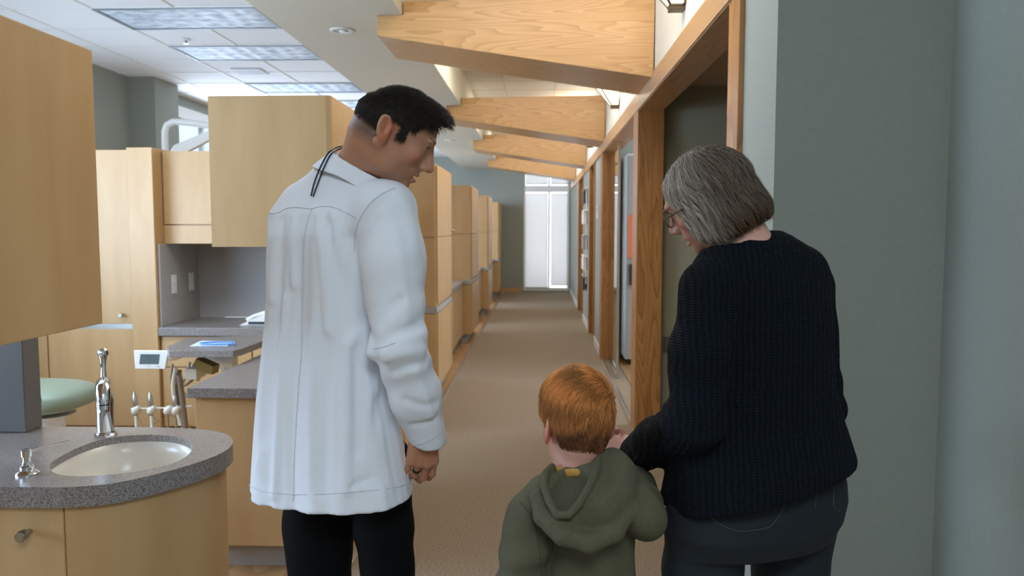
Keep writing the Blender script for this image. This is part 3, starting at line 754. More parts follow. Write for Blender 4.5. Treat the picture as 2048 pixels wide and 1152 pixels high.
v_ = coords(skinm); n_ = N(skinm, 'ShaderNodeTexNoise', i_Scale=420., i_Detail=3); L(skinm, v_, n_.inputs['Vector']); bump(skinm, n_.outputs[0], .12, .001)
hairm = vcol('hair_strands', .5, 0, spec=.28)
def strands(sdf, P, dirfn, length, segs, off, wid, cols, jit=.25, taper=.25, name=None):
    """P roots (n,3); length (n,), off: distance from the surface per strand and step"""
    n = len(P); J = RNG.normal(0, jit, (n, 3)); pts = [P.copy()]; nr = []
    step = (length/segs)[:, None]
    for k in range(segs):
        g = grad(sdf, P); nr.append(g); t = dirfn(P)+J; t = t-(t*g).sum(-1, keepdims=True)*g
        t /= np.linalg.norm(t, axis=-1, keepdims=True)+1e-9
        P = P+t*step; g = grad(sdf, P); o = off(k+1, n); P = P-g*((sdf(P)-o)*.85)[:, None]; pts.append(P.copy())
    nr.append(g); pts = np.stack(pts, 1); nr = np.stack(nr, 1)
    T = np.gradient(pts, axis=1); T /= np.linalg.norm(T, axis=-1, keepdims=True)+1e-9
    S = np.cross(T, nr); S /= np.linalg.norm(S, axis=-1, keepdims=True)+1e-9
    w = wid*(1-(1-taper)*np.linspace(0, 1, segs+1)**1.5)[None, :, None]
    a = pts-S*w; b = pts+S*w; c = pts+nr*w*.9
    V = np.stack([a, c, b], 2).reshape(-1, 3)
    base = (np.arange(n)*(segs+1)*3)[:, None, None]+(np.arange(segs)*3)[None, :, None]
    fs = []
    for i, j in ((0, 1), (1, 2), (2, 0)): fs.append(np.concatenate([base+i, base+j, base+3+j, base+3+i], -1).reshape(-1, 4))
    return V, np.concatenate(fs), np.repeat(cols, (segs+1)*3, axis=0)
def frame_of(f, u):
    f = unit(f); u = np.asarray(u, float); u = unit(u-(u@f)*f); r = np.cross(f, u)
    return np.stack([r, f, u], 1)           # columns: local x (right), y (front), z (up)
def hq(P, O, R, s, sx=1., sy=1., sz=1.):
    q = ((P-O)@R)/s; q = q/np.array([sx, sy, 1.]); z = q[..., 2]
    q[..., 2] = np.where(z > .02, .02+(z-.02)/sz, z); return q
def head_sdf(P, O, R, s=1., sx=1., fem=0, ears=True, mouth=.004, detail=True, sy=1., sz=1., eary=-.008):
    q = hq(P, O, R, s, sx, sy, sz); qa = q.copy(); qa[..., 0] = np.abs(q[..., 0])
    d = ell(q, (0, -.001, .043), (.0755, .097, .084))
    d = smin(d, ell(q, (0, -.035, .005), (.062, .058, .06)), .02)
    d = smin(d, ell(q, (0, .034, -.008), (.062, .060, .078)), .03)
    d = smin(d, ell(q, (0, .042, -.060), (.046-.004*fem, .048, .042)), .02)
    d = smin(d, ell(q, (0, .080, -.090), (.021-.003*fem, .016, .017)), .018)
    d = smin(d, ell(qa, (.045, .012, -.055), (.015, .028, .028)), .022)
    if detail:
        d = smin(d, ell(qa, (.044, .062, -.018), (.020, .022, .018)), .016)
        d = smin(d, ell(qa, (.024, .089, .028), (.026, .013, .0085)), .012)
        d = smax(d, -ell(qa, (.0345, .108, .009), (.0155, .0165, .0105)), .008)
        d = smin(d, ell(q, (0, .078, -.052), (.030, .022, .022)), .014)
        nose = cap(q, A(0, .090, .024), A(0, .116, -.026), .0085, .0100)
        nose = smin(nose, cap(q, A(0, .082, .018), A(0, .098, -.030), .010, .015), .008)
        nose = smin(nose, ell(q, (0, .118, -.030), (.0105, .0115, .0095)), .006)
        nose = smin(nose, ell(qa, (.0125, .106, -.034), (.0075, .011, .0075)), .006)
        d = smin(d, nose, .009)
        d = smax(d, -ell(qa, (.0065, .112, -.0425), (.0035, .006, .004)), .003)
        d = smin(d, ell(q, (0, .0965, -.0565), (.022, .010, .0062)), .005)
        d = smin(d, ell(q, (0, .0945, -.0700), (.019, .0105, .0068)), .005)
        d = smax(d, -ell(q, (0, .106, -.0625+5.*qa[..., 0]**2 if False else -.0625), (.031, .018, mouth)), .005)
        eb = ell(qa, (.032, .0765, .008), (.0128, .0128, .0128))
        lid = ell(qa, (.031, .078, .010), (.0142, .0142, .0125)); lid = smax(lid, -ell(qa, (.033, .0905, .0062), (.0145, .012, .0046)), .002)
        d = smin(d, lid, .004); d = np.minimum(d, eb)
    if ears:
        c, s_ = math.cos(.25), math.sin(.25); e = qa-A(.079, eary, .002)
        ey = e[..., 1]*c+e[..., 2]*s_; ez = -e[..., 1]*s_+e[..., 2]*c
        ex = e[..., 0]+ey*.45
        E_ = np.stack([ex, ey, ez], -1)
        er = ell(E_, (0, 0, .002), (.0075, .0175, .0315)); er = smin(er, ell(E_, (-.002, .003, -.022), (.006, .010, .012)), .006)
        er = smax(er, -ell(E_, (.0085, .002, .005), (.0085, .0115, .0215)), .002)
        er = smin(er, ell(E_, (.0005, -.0035, .001), (.0035, .0028, .014)), .002); er = smin(er, ell(E_, (.002, .012, -.006), (.004, .004, .006)), .003)
        d = smin(d, er, .005)
    return d*s*min(sx, sy, sz)
def head_colour(P, O, R, s, base, sx=1., sy=1., sz=1., lip=(.50, .17, .14), brow=(.06, .04, .03), iris=(.05, .03, .02), browk=1.):
    q = hq(P, O, R, s, sx, sy, sz); qx = np.abs(q[:, 0]); c = np.tile(np.array(base, float), (len(P), 1))
    def bl(mask, col):
        nonlocal c
        m = np.clip(mask, 0, 1)[:, None]; c = c*(1-m)+np.array(col)*m
    def g(cx, cy, cz, rx, ry, rz, pw=1.5):
        k = ((qx-cx)/rx)**2+((q[:, 1]-cy)/ry)**2+((q[:, 2]-cz)/rz)**2; return np.clip(pw*(1-k), 0, 1)
    blush = np.array(base)*np.array([1.12, .76, .70])
    bl(g(.045, .07, -.022, .025, .03, .022)*.5, blush); bl(g(0, .118, -.03, .014, .02, .014)*.5, blush)
    bl(g(.08, -.01, .0, .02, .03, .04)*.6, np.array(base)*np.array([1.15, .66, .56]))
    bl(g(0, .10, -.057, .023, .014, .0062), lip); bl(g(0, .098, -.0700, .020, .014, .0068), lip)
    bl(g(0, .095, -.0632, .022, .02, .0022, 3), (.12, .03, .025))
    br = np.clip(3*(1-((q[:, 2]-(.030+.12*(qx-.02)-3.5*(qx-.028)**2))/.0042)**2), 0, 1)*((qx > .010) & (qx < .048) & (q[:, 1] > .05)); bl(br*browk, brow)
    eye = np.linalg.norm(np.stack([qx-.031, q[:, 1]-.0775, q[:, 2]-.008], -1), axis=-1) < .0130
    bl((eye & (np.abs(q[:, 2]-.0062) < .0052)).astype(float), (.40, .35, .32))
    ir = np.hypot(qx-.031, q[:, 2]-.006) < .0056; bl((eye & ir & (q[:, 1] > .08)).astype(float), iris)
    bl(g(.032, .09, .0112, .016, .014, .0030, 2)*.85, (.05, .03, .025))
    return c
def hand_prims(W, D, Nn, side, curl, scale=1., thumb=None, spread=.06):
    """W wrist, D direction to fingers, Nn normal out of the back of the hand, side +1: thumb on D x Nn side"""
    D = unit(D); Nn = unit(np.asarray(Nn, float)-(np.asarray(Nn)@D)*D); S = np.cross(D, Nn)*side
    W = np.asarray(W, float); sc = scale; pr = []
    xs = [.030, .010, -.010, -.029]; pl = [.092, .096, .091, .082]; fl = [(.042, .026, .021), (.046, .029, .022), (.042, .027, .021), (.033, .021, .018)]
    rr = [.0090, .0092, .0087, .0077]
    kn = []
    for i in range(4):
        k = W+sc*(D*pl[i]+S*xs[i]+Nn*(.003-.004*abs(i-1.2)/2)); kn.append(k)
        pr.append((W+sc*S*xs[i]*.62+sc*D*.012, k, .0155*sc, .0125*sc, .012))
        d = unit(D+S*spread*(1.5-i)); p = k; ang = 0
        for j in range(3):
            ang += curl[i][j]; dd = d*math.cos(ang)-Nn*math.sin(ang); e = p+dd*fl[i][j]*sc
            pr.append((p, e, rr[i]*sc*(1.06-.07*j), rr[i]*sc*(1.0-.09*j), .004)); p = e
    t = thumb or (.55, .5, .45)
    b = W+sc*(D*.022+S*.026-Nn*.004); d0 = unit(D*math.cos(t[0])+S*math.sin(t[0])-Nn*.35)
    p = b
    for j, (ln, r0, r1) in enumerate([(.044, .016, .0125), (.034, .0118, .0105), (.028, .0105, .0085)]):
        dd = unit(d0-Nn*math.sin(t[1]*j)*.6-S*math.sin(t[2]*j)*.6) if j else d0
        e = p+dd*ln*sc; pr.append((p, e, r0*sc, r1*sc, .006)); p = e
    return pr
def prims_sdf(P, pr):
    d = None
    for a, b, ra, rb, k in pr:
        e = cap(P, a, b, ra, rb); d = e if d is None else smin(d, e, k)
    return d
def bbox(pts, m): pts = np.array(pts); return pts.min(0)-m, pts.max(0)+m
CAMP = np.array([0, 0, H])
def hit(fn, px, py, t0=1.0, t1=3.0, off=.0):
    r = ray(px, py); r = r/np.linalg.norm(r); t = t0
    best = (9, t0)
    for _ in range(160):
        d = float(fn((CAMP+r*t)[None])[0])-off
        if d < best[0]: best = (d, t)
        if d < .0004: break
        t += max(d*.7, .0004)
        if t > t1: break
    return CAMP+r*best[1]
def seam(name, fn, px, mat_, parent, r=.0011, off=.0003, sub=2):
    q = open_smooth([tuple(p) for p in px], sub); s = MB(); s.tube([hit(fn, *p, off=off) for p in q], r, 6); return s.build(name, mat_, parent, True)
def vat(x, y, Y): return np.array(at(x, y, Y))
# ================= man in the white coat =================
MY = 1.92; MPSI = math.radians(30)
skin_man = (.50, .245, .15)
Om = vat(785, 265, 1.84); HM = dict(sy=.93, sz=.69)
Rm = frame_of((.84, .22, -.48), (.50, -.02, .86))
ms_ = 1.03
neck0 = vat(722, 352, 1.93)
def flatback(P):
    q = hq(P, Om, Rm, ms_, **HM); return .014*np.clip((-q[:, 1]+.01)/.07, 0, 1)*np.clip((q[:, 2]-.025)/.05, 0, 1)
def man_head(P):
    d = head_sdf(P, Om, Rm, ms_, 1.0, 0, True, .0036, eary=-.022, **HM)+flatback(P)
    nk = chain(P, [neck0-A(0, 0, .06), neck0, Om+Rm@A(0, -.030, -.035)], [.085, .064, .060], .03)
    q = (P-Om)@Rm
    d = smin(d, nk, .028)
    # neck cord (sternomastoid)
    d = smin(d, cap(P, Om+Rm@A(.060, -.022, -.035), neck0+A(.075, -.01, -.045), .012, .016), .018)
    d = smin(d, ell(P, neck0-A(0, 0, .09), (.11, .07, .05)), .04)
    return d
# joints
mSR = vat(776, 436, 1.80); mSL = vat(582, 445, 2.0); mER = vat(795, 690, 1.76); mWR = vat(857, 884, 1.86)
mEL = vat(592, 650, 2.12); mWL = vat(640, 760, 2.26)
mPel = vat(670, 900, 1.92)
mHL = vat(636, 960, 1.98); mHR = vat(766, 960, 1.93)
mKL = A(mHL[0]-.0, 1.98, .50); mKR = A(mHR[0]+.018, 1.93, .50)
mAL = A(mHL[0]-.0, 1.95, .09); mAR = A(mHR[0]+.025, 1.90, .09)
def coat_st():
    rows = [(330, 652, 768), (348, 622, 772), (372, 592, 792), (400, 562, 806), (430, 541, 812), (470, 533, 806), (520, 531, 800), (600, 527, 792), (700, 518, 788), (800, 508, 795), (900, 501, 812), (1010, 493, 836)]
    st = []
    for y, l, r in rows:
        a, b = vat(l, y, MY), vat(r, y, MY); w_ = (b[0]-a[0])/2
        k = {330: .62, 348: .58, 372: .56, 400: .56, 430: .60}.get(y, .66)
        aa = w_/math.sqrt(math.cos(MPSI)**2+(k*math.sin(MPSI))**2)
        lean = .02*np.clip((y-600)/400, -1, 1)
        st.append((a[2], (a[0]+b[0])/2, MY+lean*0-.0, aa, aa*k, MPSI))
    return st
cst = coat_st()
zy = vat(620, 418, 1.8)[2]
def coat_fold(th, z, u, v):
    lo_ = np.clip((zy-z)/.25, 0, 1); back = np.clip(-np.sin(th)*1.3+.2, 0, 1)
    g = .0055*np.cos(5*th+1.2+2.0*z+np.sin(3*th))+.0034*np.cos(13*th+.5-4*z+1.5*np.sin(2*th+3*z))+.0012*np.cos(27*th+2+3*z+2*np.sin(4*th))
    f_ = g*lo_*(.45+.55*back)
    bot = np.clip((1.15-z)/.4, 0, 1); f_ = f_+bot*.006*np.cos(6*th+.8)
    gather = np.clip((zy-z)/.02, 0, 1)*np.clip(1-(zy-z)/.16, 0, 1)*back
    f_ = f_+gather*.0022*np.cos(44*th)
    # centre back pleat, a raised fold to the right of the seam
    uc = u+.030
    f_ = f_+.0040*np.clip((zy-z)/.05, 0, 1)*np.exp(-((uc)/.018)**2)
    # tension draping under the shoulder blade
    f_ = f_+.010*back*np.exp(-((u-.07)/.06)**2-((z-1.42)/.11)**2)+.008*back*np.exp(-((u+.09)/.06)**2-((z-1.42)/.11)**2)
    f_ = f_-.008*back*np.exp(-((u-.0)/.05)**2-((z-1.30)/.2)**2)
    return f_
def sleeve(P, pts, rs, amp=.004):
    d = chain(P, pts, rs, .03)
    a = np.array(pts)
    # wrinkles: around the elbow and the cuff
    e = np.array(pts[len(pts)//2]); w = P-e
    ax = unit(np.array(pts[-1])-np.array(pts[0])); t = w@ax
    q = w-t[:, None]*ax if P.ndim == 2 else w
    ph = q@A(.8, -.5, .2)*30
    d = d-amp*np.exp(-(t/.10)**2)*np.cos(t*95+ph)-amp*.5*np.cos(t*42+ph*1.6+1)
    return d
sR = [mSR+A(-.01, .01, .012), mSR+(mER-mSR)*.35+A(.003, 0, 0), mER, mER+(mWR-mER)*.5+A(.004, -.0, 0), mWR+unit(mER-mWR)*.012]
sRr = [.076, .071, .062, .056, .045]
sL = [mSL+A(.01, .0, .0), mSL+(mEL-mSL)*.4, mEL, mWL]
def hemz(P):
    # hem rises towards the right side
    return None
hA = vat(495, 992, MY); hB = vat(640, 1010, MY-.1); hC = vat(840, 978, MY)
cuffN = unit(mWR-mER)
def coat0(P):
    d = loft(P, cst, 2.25, coat_fold)
    # shoulders and collar base
    ys = cap(P, vat(604, 405, 1.97), vat(700, 380, 1.92), .050, .075); ys = smin(ys, cap(P, vat(700, 382, 1.92), vat(778, 420, 1.85), .072, .056), .03)
    d = smin(d, ys, .035); d = smin(d, ell(P, vat(692, 352, 1.93), (.075, .07, .048)), .03)
    slr = sleeve(P, sR, sRr, .0028)
    slr = smax(slr, (P-(mWR-cuffN*.004))@unit(cuffN+A(-.42, 0, -.15)), .004)
    hz = np.interp(P[:, 0], [hA[0], hB[0], hC[0]], [hA[2], hB[2], hC[2]])
    d = np.maximum(d, hz-P[:, 2])
    d = smin(d, sleeve(P, sL, [.066, .062, .055, .047]), .03)
    # sleeve seats into the armhole with a crease under the arm
    up = np.clip((P[:, 2]-1.34)/.10, 0, 1)
    d = d*(1-up)*1+d*up; kk = .004+.026*up
    h_ = np.clip(.5+.5*(slr-d)/kk, 0, 1); d = slr*(1-h_)+d*h_-kk*h_*(1-h_)
    # neck opening
    nk = chain(P, [neck0-A(0, 0, .05), neck0+(Om-neck0)*.9], [.062, .072], .01)
    d = smax(d, -nk, .004)
    return d
CR = [([(770, 400), (742, 425), (722, 458), (714, 492)], .0065, .010), ([(752, 440), (730, 468), (720, 500)], .005, .009), ([(793, 470), (800, 540), (812, 640)], -.004, .016),
      ([(747, 655), (775, 625), (800, 600)], .0055, .011), ([(755, 690), (790, 668), (838, 650)], .005, .012), ([(770, 718), (805, 706), (845, 700)], -.005, .012), ([(790, 745), (820, 732), (850, 728)], .005, .010),
      ([(835, 745), (850, 790), (862, 830)], -.004, .012), ([(812, 800), (840, 812), (874, 806)], .0035, .010), ([(825, 850), (850, 848), (872, 838)], .003, .008),
      ([(655, 450), (668, 500), (690, 570), (705, 650)], .006, .018), ([(700, 480), (718, 560), (738, 660), (752, 740)], .007, .018), ([(563, 440), (560, 540), (552, 660)], .005, .013), ([(588, 432), (586, 500), (588, 570)], -.0045, .009),
      ([(636, 425), (640, 480), (650, 560), (655, 660)], -.0055, .010), ([(664, 425), (668, 470), (680, 530)], -.004, .008), ([(691, 690), (694, 800), (694, 980)], -.0055, .012), ([(712, 700), (716, 800), (716, 900)], .005, .014),
      ([(655, 690), (650, 800), (640, 980)], .004, .016), ([(540, 620), (532, 740), (525, 880)], .005, .016), ([(702, 975), (722, 962), (745, 955)], .004, .008), ([(760, 800), (745, 880), (760, 960)], .005, .018),
      ([(515, 930), (530, 960), (540, 990)], -.004, .012), ([(570, 600), (562, 720), (556, 860), (548, 990)], -.005, .012), ([(805, 400), (822, 440), (828, 500)], -.004, .02)]
CR = [([hit(coat0, *p) for p in open_smooth(c, 1)], dep, w) for c, dep, w in CR]
def coat(P):
    d = coat0(P)
    for pts, dep, w in CR:
        m = None; lo3, hi3 = np.min(pts, 0)-3*w, np.max(pts, 0)+3*w
        k = np.all((P > lo3) & (P < hi3), axis=1)
        if not k.any(): continue
        Q = P[k]
        for a, b in zip(pts, pts[1:]):
            e = cap(Q, a, b, 0, 0); m = e if m is None else np.minimum(m, e)
        d[k] = d[k]+1.7*dep*np.exp(-(m/w)**2)
    return d
lo_, hi_ = A(-.80, 1.60, .66), A(-.12, 2.40, 1.70)
V, Fc = surfnet(coat, lo_, hi_, .005)
coatm = noisy('white_coat_cloth', (.76, .79, .86), (.81, .84, .90), 900, .8, 2, bst=.08)
# body
def skincol(P, base): return np.tile(np.array(base), (len(P), 1))
def man_body(P):
    t = chain(P, [mPel, vat(668, 700, 1.93), vat(675, 500, 1.94), neck0-A(0, 0, .07)], [.075, .075, .085, .06], .04)
    for S_, E_, W_ in ((mSR, mER, mWR), (mSL, mEL, mWL)): t = smin(t, chain(P, [neck0-A(0, 0, .10), S_, E_, W_], [.06, .048, .036, .027], .02), .03)
    for h_, k_, a_ in ((mHL, mKL, mAL), (mHR, mKR, mAR)): t = smin(t, chain(P, [h_, k_, a_, a_+A(0, .12, -.045)], [.055, .045, .036, .03], .02), .02)
    return t
man_hand = hand_prims(mWR-cuffN*.045, unit(cuffN*.15+A(-.10, .1, -.9)), unit(A(.50, -.85, .0)), -1, [(.30, .50, .35), (.38, .55, .4), (.45, .60, .4), (.50, .65, .45)], 1.0, (.35, .45, .3), .03)
man_handL = hand_prims(mWL, unit(A(.5, .5, -.6)), A(0, .5, .8), -1, [(.5, .6, .3)]*4, 1.0)
parts = []
v, f_ = surfnet(man_head, *bbox([Om, Om+A(.1, 0, -.1), neck0], .19), .0022); parts.append((v, f_, head_colour(v, Om, Rm, ms_, skin_man, **HM)))
# short stubble darkening under the nape hair and jaw
q = hq(v, Om, Rm, ms_, **HM)
c = parts[0][2]; fade = np.clip((.02-q[:, 1])/.05, 0, 1)*np.clip((q[:, 2]+.055)/.03, 0, 1)*(np.abs(q[:, 0]) < .072)
c[:] = c*(1-.75*fade[:, None])+np.array((.06, .04, .03))*.75*fade[:, None]
st_ = np.clip((q[:, 1]-.01)/.03, 0, 1)*np.clip((-.03-q[:, 2])/.02, 0, 1)*.16; c[:] = c*(1-st_[:, None])+np.array((.10, .07, .06))*st_[:, None]
v, f_ = surfnet(lambda P: np.minimum(man_body(P), 9), *bbox([mAL, mAR, neck0, mWL, mSR, mER], .14), .011); parts.append((v, f_, skincol(v, skin_man)))
for pr, fore in ((man_hand, mER), (man_handL, mEL)):
    w0 = pr[0][0]; fn = lambda P: smin(prims_sdf(P, pr), cap(P, w0, w0+unit(fore-w0)*.08, .023, .026), .012)
    v, f_ = surfnet(fn, *bbox([p[0] for p in pr]+[p[1] for p in pr]+[w0+unit(fore-w0)*.08], .025), .0022)
    parts.append((v, f_, skincol(v, np.array(skin_man)*A(1.0, .92, .9))))
man = mesh_np('person', parts, skinm)
props(man, 'tall dark haired man in a long white coat, smiling down to the right', 'person')
co = mesh_np('lab_coat', [(V, Fc, None)], coatm, man, False)
seamm = mat('coat_seam', (.58, .60, .64), .9)
seam('centre_seam', coat, [(624, 418), (612, 450), (606, 500), (605, 600), (604, 700), (598, 760), (592, 850), (588, 930), (586, 1004)], seamm, co)
seam('yoke_seam', coat, [(537, 427), (556, 427), (570, 417), (590, 414), (622, 418)], seamm, co)
seam('yoke_seam', coat, [(622, 418), (640, 413), (665, 413), (690, 424), (712, 436)], seamm, co)
seam('armhole_seam', coat, [(790, 376), (762, 388), (738, 408), (722, 432), (710, 462), (709, 500)], seamm, co)
seam('elbow_seam', coat, [(746, 698), (765, 695), (790, 686)], seamm, co)
seam('hem_seam', coat, [(497, 970), (520, 982), (560, 988), (620, 990), (700, 985), (790, 976), (812, 970)], seamm, co, .0009)
seam('side_seam', coat, [(808, 875), (809, 920), (812, 985)], seamm, co, .0009)
seam('cuff_seam', coat, [(822, 890), (845, 888), (865, 878), (882, 862)], seamm, co, .0009)
# turned collar around the neck
cC = vat(733, 345, 1.90); cN = unit(A(.47, -.06, .88)); cE1 = unit(A(.88, -.15, -.47)); cE2 = np.cross(cN, cE1)
def collar2(P):
    q = P-cC; t = q@cN; x = q@cE1; y = q@cE2
    fl = 1+np.clip(-t, 0, .08)*5.0
    a, b = .098*fl, .076*fl; r = np.sqrt((x/a)**2+(y/b)**2)+1e-6; R = np.hypot(x, y)
    d = np.abs(R*(1-1/r))-.003
    top = t-.008; bot = (-.040-.010*np.cos(np.arctan2(y, x)*2))-t
    return np.maximum(smax(smax(d, top, .004), bot, .003), x-.085)
v, f_ = surfnet(collar2, *bbox([cC], .16), .0028); cl = mesh_np('collar', [(v, f_, None)], coatm, co, False)
# hair
def scalp(P): return head_sdf(P, Om, Rm, ms_, 1.0, 0, False, .004, False, **HM)+flatback(P)
def hairline_m(q):
    """true where hair grows, head coordinates"""
    x, y, z = np.abs(q[:, 0]), q[:, 1], q[:, 2]
    front = z > .078+.0*x-.9*(y-.085)*0+np.clip(x-.03, 0, 1)*.2
    side = (y < .052+.35*(z-.04)) & (z > .022+np.clip(.0-y, -.0, .06)*-.9*0) & (z > .022)
    burn = (y < .033) & (y > .010) & (z > -.009)
    back = (y < -.012) & (z > -.030-.0*y)
    return (z > .062)&(y < .082+.2*(z-.07)) | side | burn | back
def hair_vol(P):
    q = hq(P, Om, Rm, ms_, **HM); z = q[:, 2]; y = q[:, 1]
    th = .003+.006*np.clip((z-.02)/.10, 0, 1)+.010*np.clip((z-.05)/.05, 0, 1)*np.clip((y-.03)/.05, 0, 1)
    return scalp(P)-th
v, f_ = surfnet(hair_vol, *bbox([Om], .175), .003)
q = hq(v, Om, Rm, ms_, **HM); keep = hairline_m(q); fk = keep[f_].all(1); f2 = f_[fk]
v3 = v-grad(hair_vol, v)*.0008
dk = np.array((.020, .015, .011))
hp = [(v3, f2, np.tile(dk, (len(v3), 1)))]
ok = np.where(keep)[0]
def hdir(P):
    q = hq(P, Om, Rm, ms_, **HM); top = np.clip((q[:, 2]-.05)/.04, 0, 1)[:, None]
    loc = top*A(.25, 1, .35)+(1-top)*A(0, -.25, -1); return loc@Rm.T
ids = RNG.choice(ok, 15000); P0_ = v3[ids]+RNG.normal(0, .0012, (len(ids), 3)); qq = hq(P0_, Om, Rm, ms_, **HM)
tp = np.clip((qq[:, 2]-.055)/.04, 0, 1); ln = .006+.030*tp*RNG.uniform(.5, 1, len(ids)); lift = RNG.uniform(.4, 1, len(ids))*(.0022+.010*tp)
frontl = np.clip((qq[:, 1]-.05)/.03, 0, 1)*tp
offf = lambda k, n: lift*(k/4)*1.0+frontl*.008*(k/4)
hp.append(strands(hair_vol, P0_, hdir, ln, 4, offf, .00055, dk*RNG.uniform(.6, 2.2, (len(ids), 1)), .35))
mesh_np('hair', hp, hairm, man)
# trousers, shoes, ring, cord
def trous(P):
    d = None
    for h_, k_, a_ in ((mHL, mKL, mAL), (mHR, mKR, mAR)):
        w_ = 1.0 if h_ is mHL else .82; e = chain(P, [h_+A(0, 0, .05), h_-A(0, 0, .12), k_, a_+A(0, 0, -.02)], [.086*w_, .088*w_, .078*w_, .066*w_], .02)
        t = P[:, 2]; e = e-.003*np.cos(t*60+P[:, 0]*40)*np.clip((.75-t)*3, 0, 1)
        d = e if d is None else np.minimum(d, e)
    d = smin(d, ell(P, mPel+A(0, .02, .06), (.13, .09, .12)), .015)
    return np.maximum(d, .035-P[:, 2])
black = mat('black_cloth', (.003, .0032, .004), .9, spec=.15)
v, f_ = surfnet(trous, *bbox([mAL, mAR, mHL, mHR], .2), .007); mesh_np('trousers', [(v, f_, None)], black, man, False)
shoem = mat('black_leather', (.012, .010, .010), .3)
def shoe_fn(a_, yaw, s=1):
    fx = A(math.sin(yaw), math.cos(yaw), 0); b_ = A(a_[0], a_[1], 0)
    def fn(P):
        d = smin(cap(P, b_+A(0, 0, .048*s)-fx*.03*s, b_+A(0, 0, .036*s)+fx*.09*s, .042*s, .040*s), cap(P, b_+A(0, 0, .036*s)+fx*.09*s, b_+A(0, 0, .028*s)+fx*.18*s, .042*s, .030*s), .02)
        d = smin(d, cap(P, b_+A(0, 0, .05*s)-fx*.02, b_+A(0, 0, .10*s)-fx*.015, .042*s, .040*s), .02)
        return np.maximum(d, .001-P[:, 2])
    return fn, b_
def shoes(par, pairs, m_, s=1):
    for a_, yw in pairs:
        fn, b_ = shoe_fn(a_, yw, s); v, f_ = surfnet(fn, b_-.26*s, b_+A(.26, .30, .2)*s, .005); mesh_np('shoe', [(v, f_, None)], m_, par, False)
shoes(man, [(mAL, .4), (mAR, .6)], shoem)
k = man_hand
# ring on the ring finger: third finger chain, first segment
rp = [p for p in k if p[4] == .004][6]
c_ = rp[0]*.45+rp[1]*.55; dd = unit(rp[1]-rp[0])
s = MB(); s.lathe([(.0088, -.0036), (.0106, -.0036), (.0106, .0036), (.0088, .0036)], o=c_, n=24, axis=dd); s.build('ring', shoem, man, True)
navy = mat('navy_cord', (.006, .010, .035), .6)
def cl_all(P): return np.minimum(coat(P), collar2(P))
s = MB(); q = open_smooth([(712, 296), (695, 292), (672, 294), (655, 306), (640, 335), (628, 365), (622, 392)], 2); s.tube([hit(cl_all, *p, off=.002) for p in q], .0018, 6)
cd = s.build('neck_cord', navy, None, True); props(cd, 'dark navy mask cord looped over the back of the white coat collar', 'cord')
s = MB(); q = open_smooth([(700, 294), (680, 297), (662, 306), (650, 330), (638, 360), (626, 393)], 2); s.tube([hit(cl_all, *p, off=.002) for p in q], .0018, 6); s.build('second_strand', navy, cd, True)
# ================= grey haired woman =================
skin_w = (.62, .35, .27)
Ow = vat(1422, 396, 1.74); Rw = frame_of((-.77, .48, -.42), (-.46, .0, .88)); ws = .97; HW = dict(sy=.95, sz=.84)
wn0 = vat(1500, 520, 1.73)
def w_head(P):
    d = head_sdf(P, Ow, Rw, ws, .96, 1, False, .0045, **HW)
    d = smin(d, chain(P, [wn0-A(0, 0, .07), wn0, Ow+Rw@A(0, -.028, -.05)], [.08, .058, .052], .03), .03)
    q = (P-Ow)@Rw
    for k, (x, y) in enumerate(((-.036, .045), (-.045, .022), (-.048, .0))):       # slack folds under the jaw
        d = smin(d, cap(P, Ow+Rw@A(x*1.0, y, -.070), Ow+Rw@A(x*.9, y-.030, -.120), .007, .006), .010)
    return d
wSL = vat(1422, 580, 1.66); wEL = vat(1388, 845, 1.60); wWL = vat(1272, 908, 1.93)
wSR = vat(1612, 580, 1.82); wER = vat(1640, 820, 1.86); wWR = vat(1560, 850, 2.08)
WY = 1.74; WPSI = math.radians(-22)
rows = [(462, 1478, 1560), (470, 1452, 1578), (486, 1432, 1600), (505, 1415, 1618), (530, 1400, 1636), (570, 1388, 1656), (640, 1376, 1671), (760, 1366, 1671), (835, 1352, 1684), (905, 1336, 1701, .80), (1010, 1326, 1703, .86)]
def mkst(rows, Yc, psi, kd):
    st = []
    for r_ in rows:
        y, l, r = r_[:3]; a, b = vat(l, y, Yc), vat(r, y, Yc); w_ = (b[0]-a[0])/2; k = r_[3] if len(r_) > 3 else kd
        aa = w_/math.sqrt(math.cos(psi)**2+(k*math.sin(psi))**2); st.append((a[2], (a[0]+b[0])/2, Yc, aa, aa*k, psi))
    return st
wst = mkst(rows, WY, WPSI, .66)
def w_fold(th, z, u, v):
    return .004*np.cos(3*th+z*9)+.0030*np.cos(z*26+3*np.sin(2*th))*np.clip((1.25-z)/.3, 0, 1)
whA, whB, whC = vat(1326, 1008, WY), vat(1420, 1018, WY-.12), vat(1702, 922, WY)
def sweater(P):
    d = loft(P, wst, 2.5, w_fold)
    d = smin(d, cap(P, vat(1440, 545, 1.70), vat(1600, 545, 1.80), .055, .06), .05)
    hz = np.interp(P[:, 0], [whA[0], whB[0], whC[0]], [whA[2], whB[2], whC[2]]); d = smax(d, hz-P[:, 2], .008)
    a = sleeve(P, [wSL, wSL+(wEL-wSL)*.5+A(-.004, 0, 0), wEL, wEL+(wWL-wEL)*.55, wWL], [.066, .060, .056, .053, .046], .0035)
    a = smax(a, (P-wWL)@unit(wWL-wEL+A(0, 0, .02)), .006)
    d = smin(d, a, .012+.0*P[:, 2])
    b = sleeve(P, [wSR, wER, wWR], [.062, .052, .042], .003); d = smin(d, b, .02)
    nk = chain(P, [wn0-A(0, 0, .05), wn0+(Ow-wn0)*.8], [.058, .064], .01)
    return smax(d, -nk, .005)
knit = mat('navy_cable_knit', (.0035, .008, .016), .95, spec=.2)
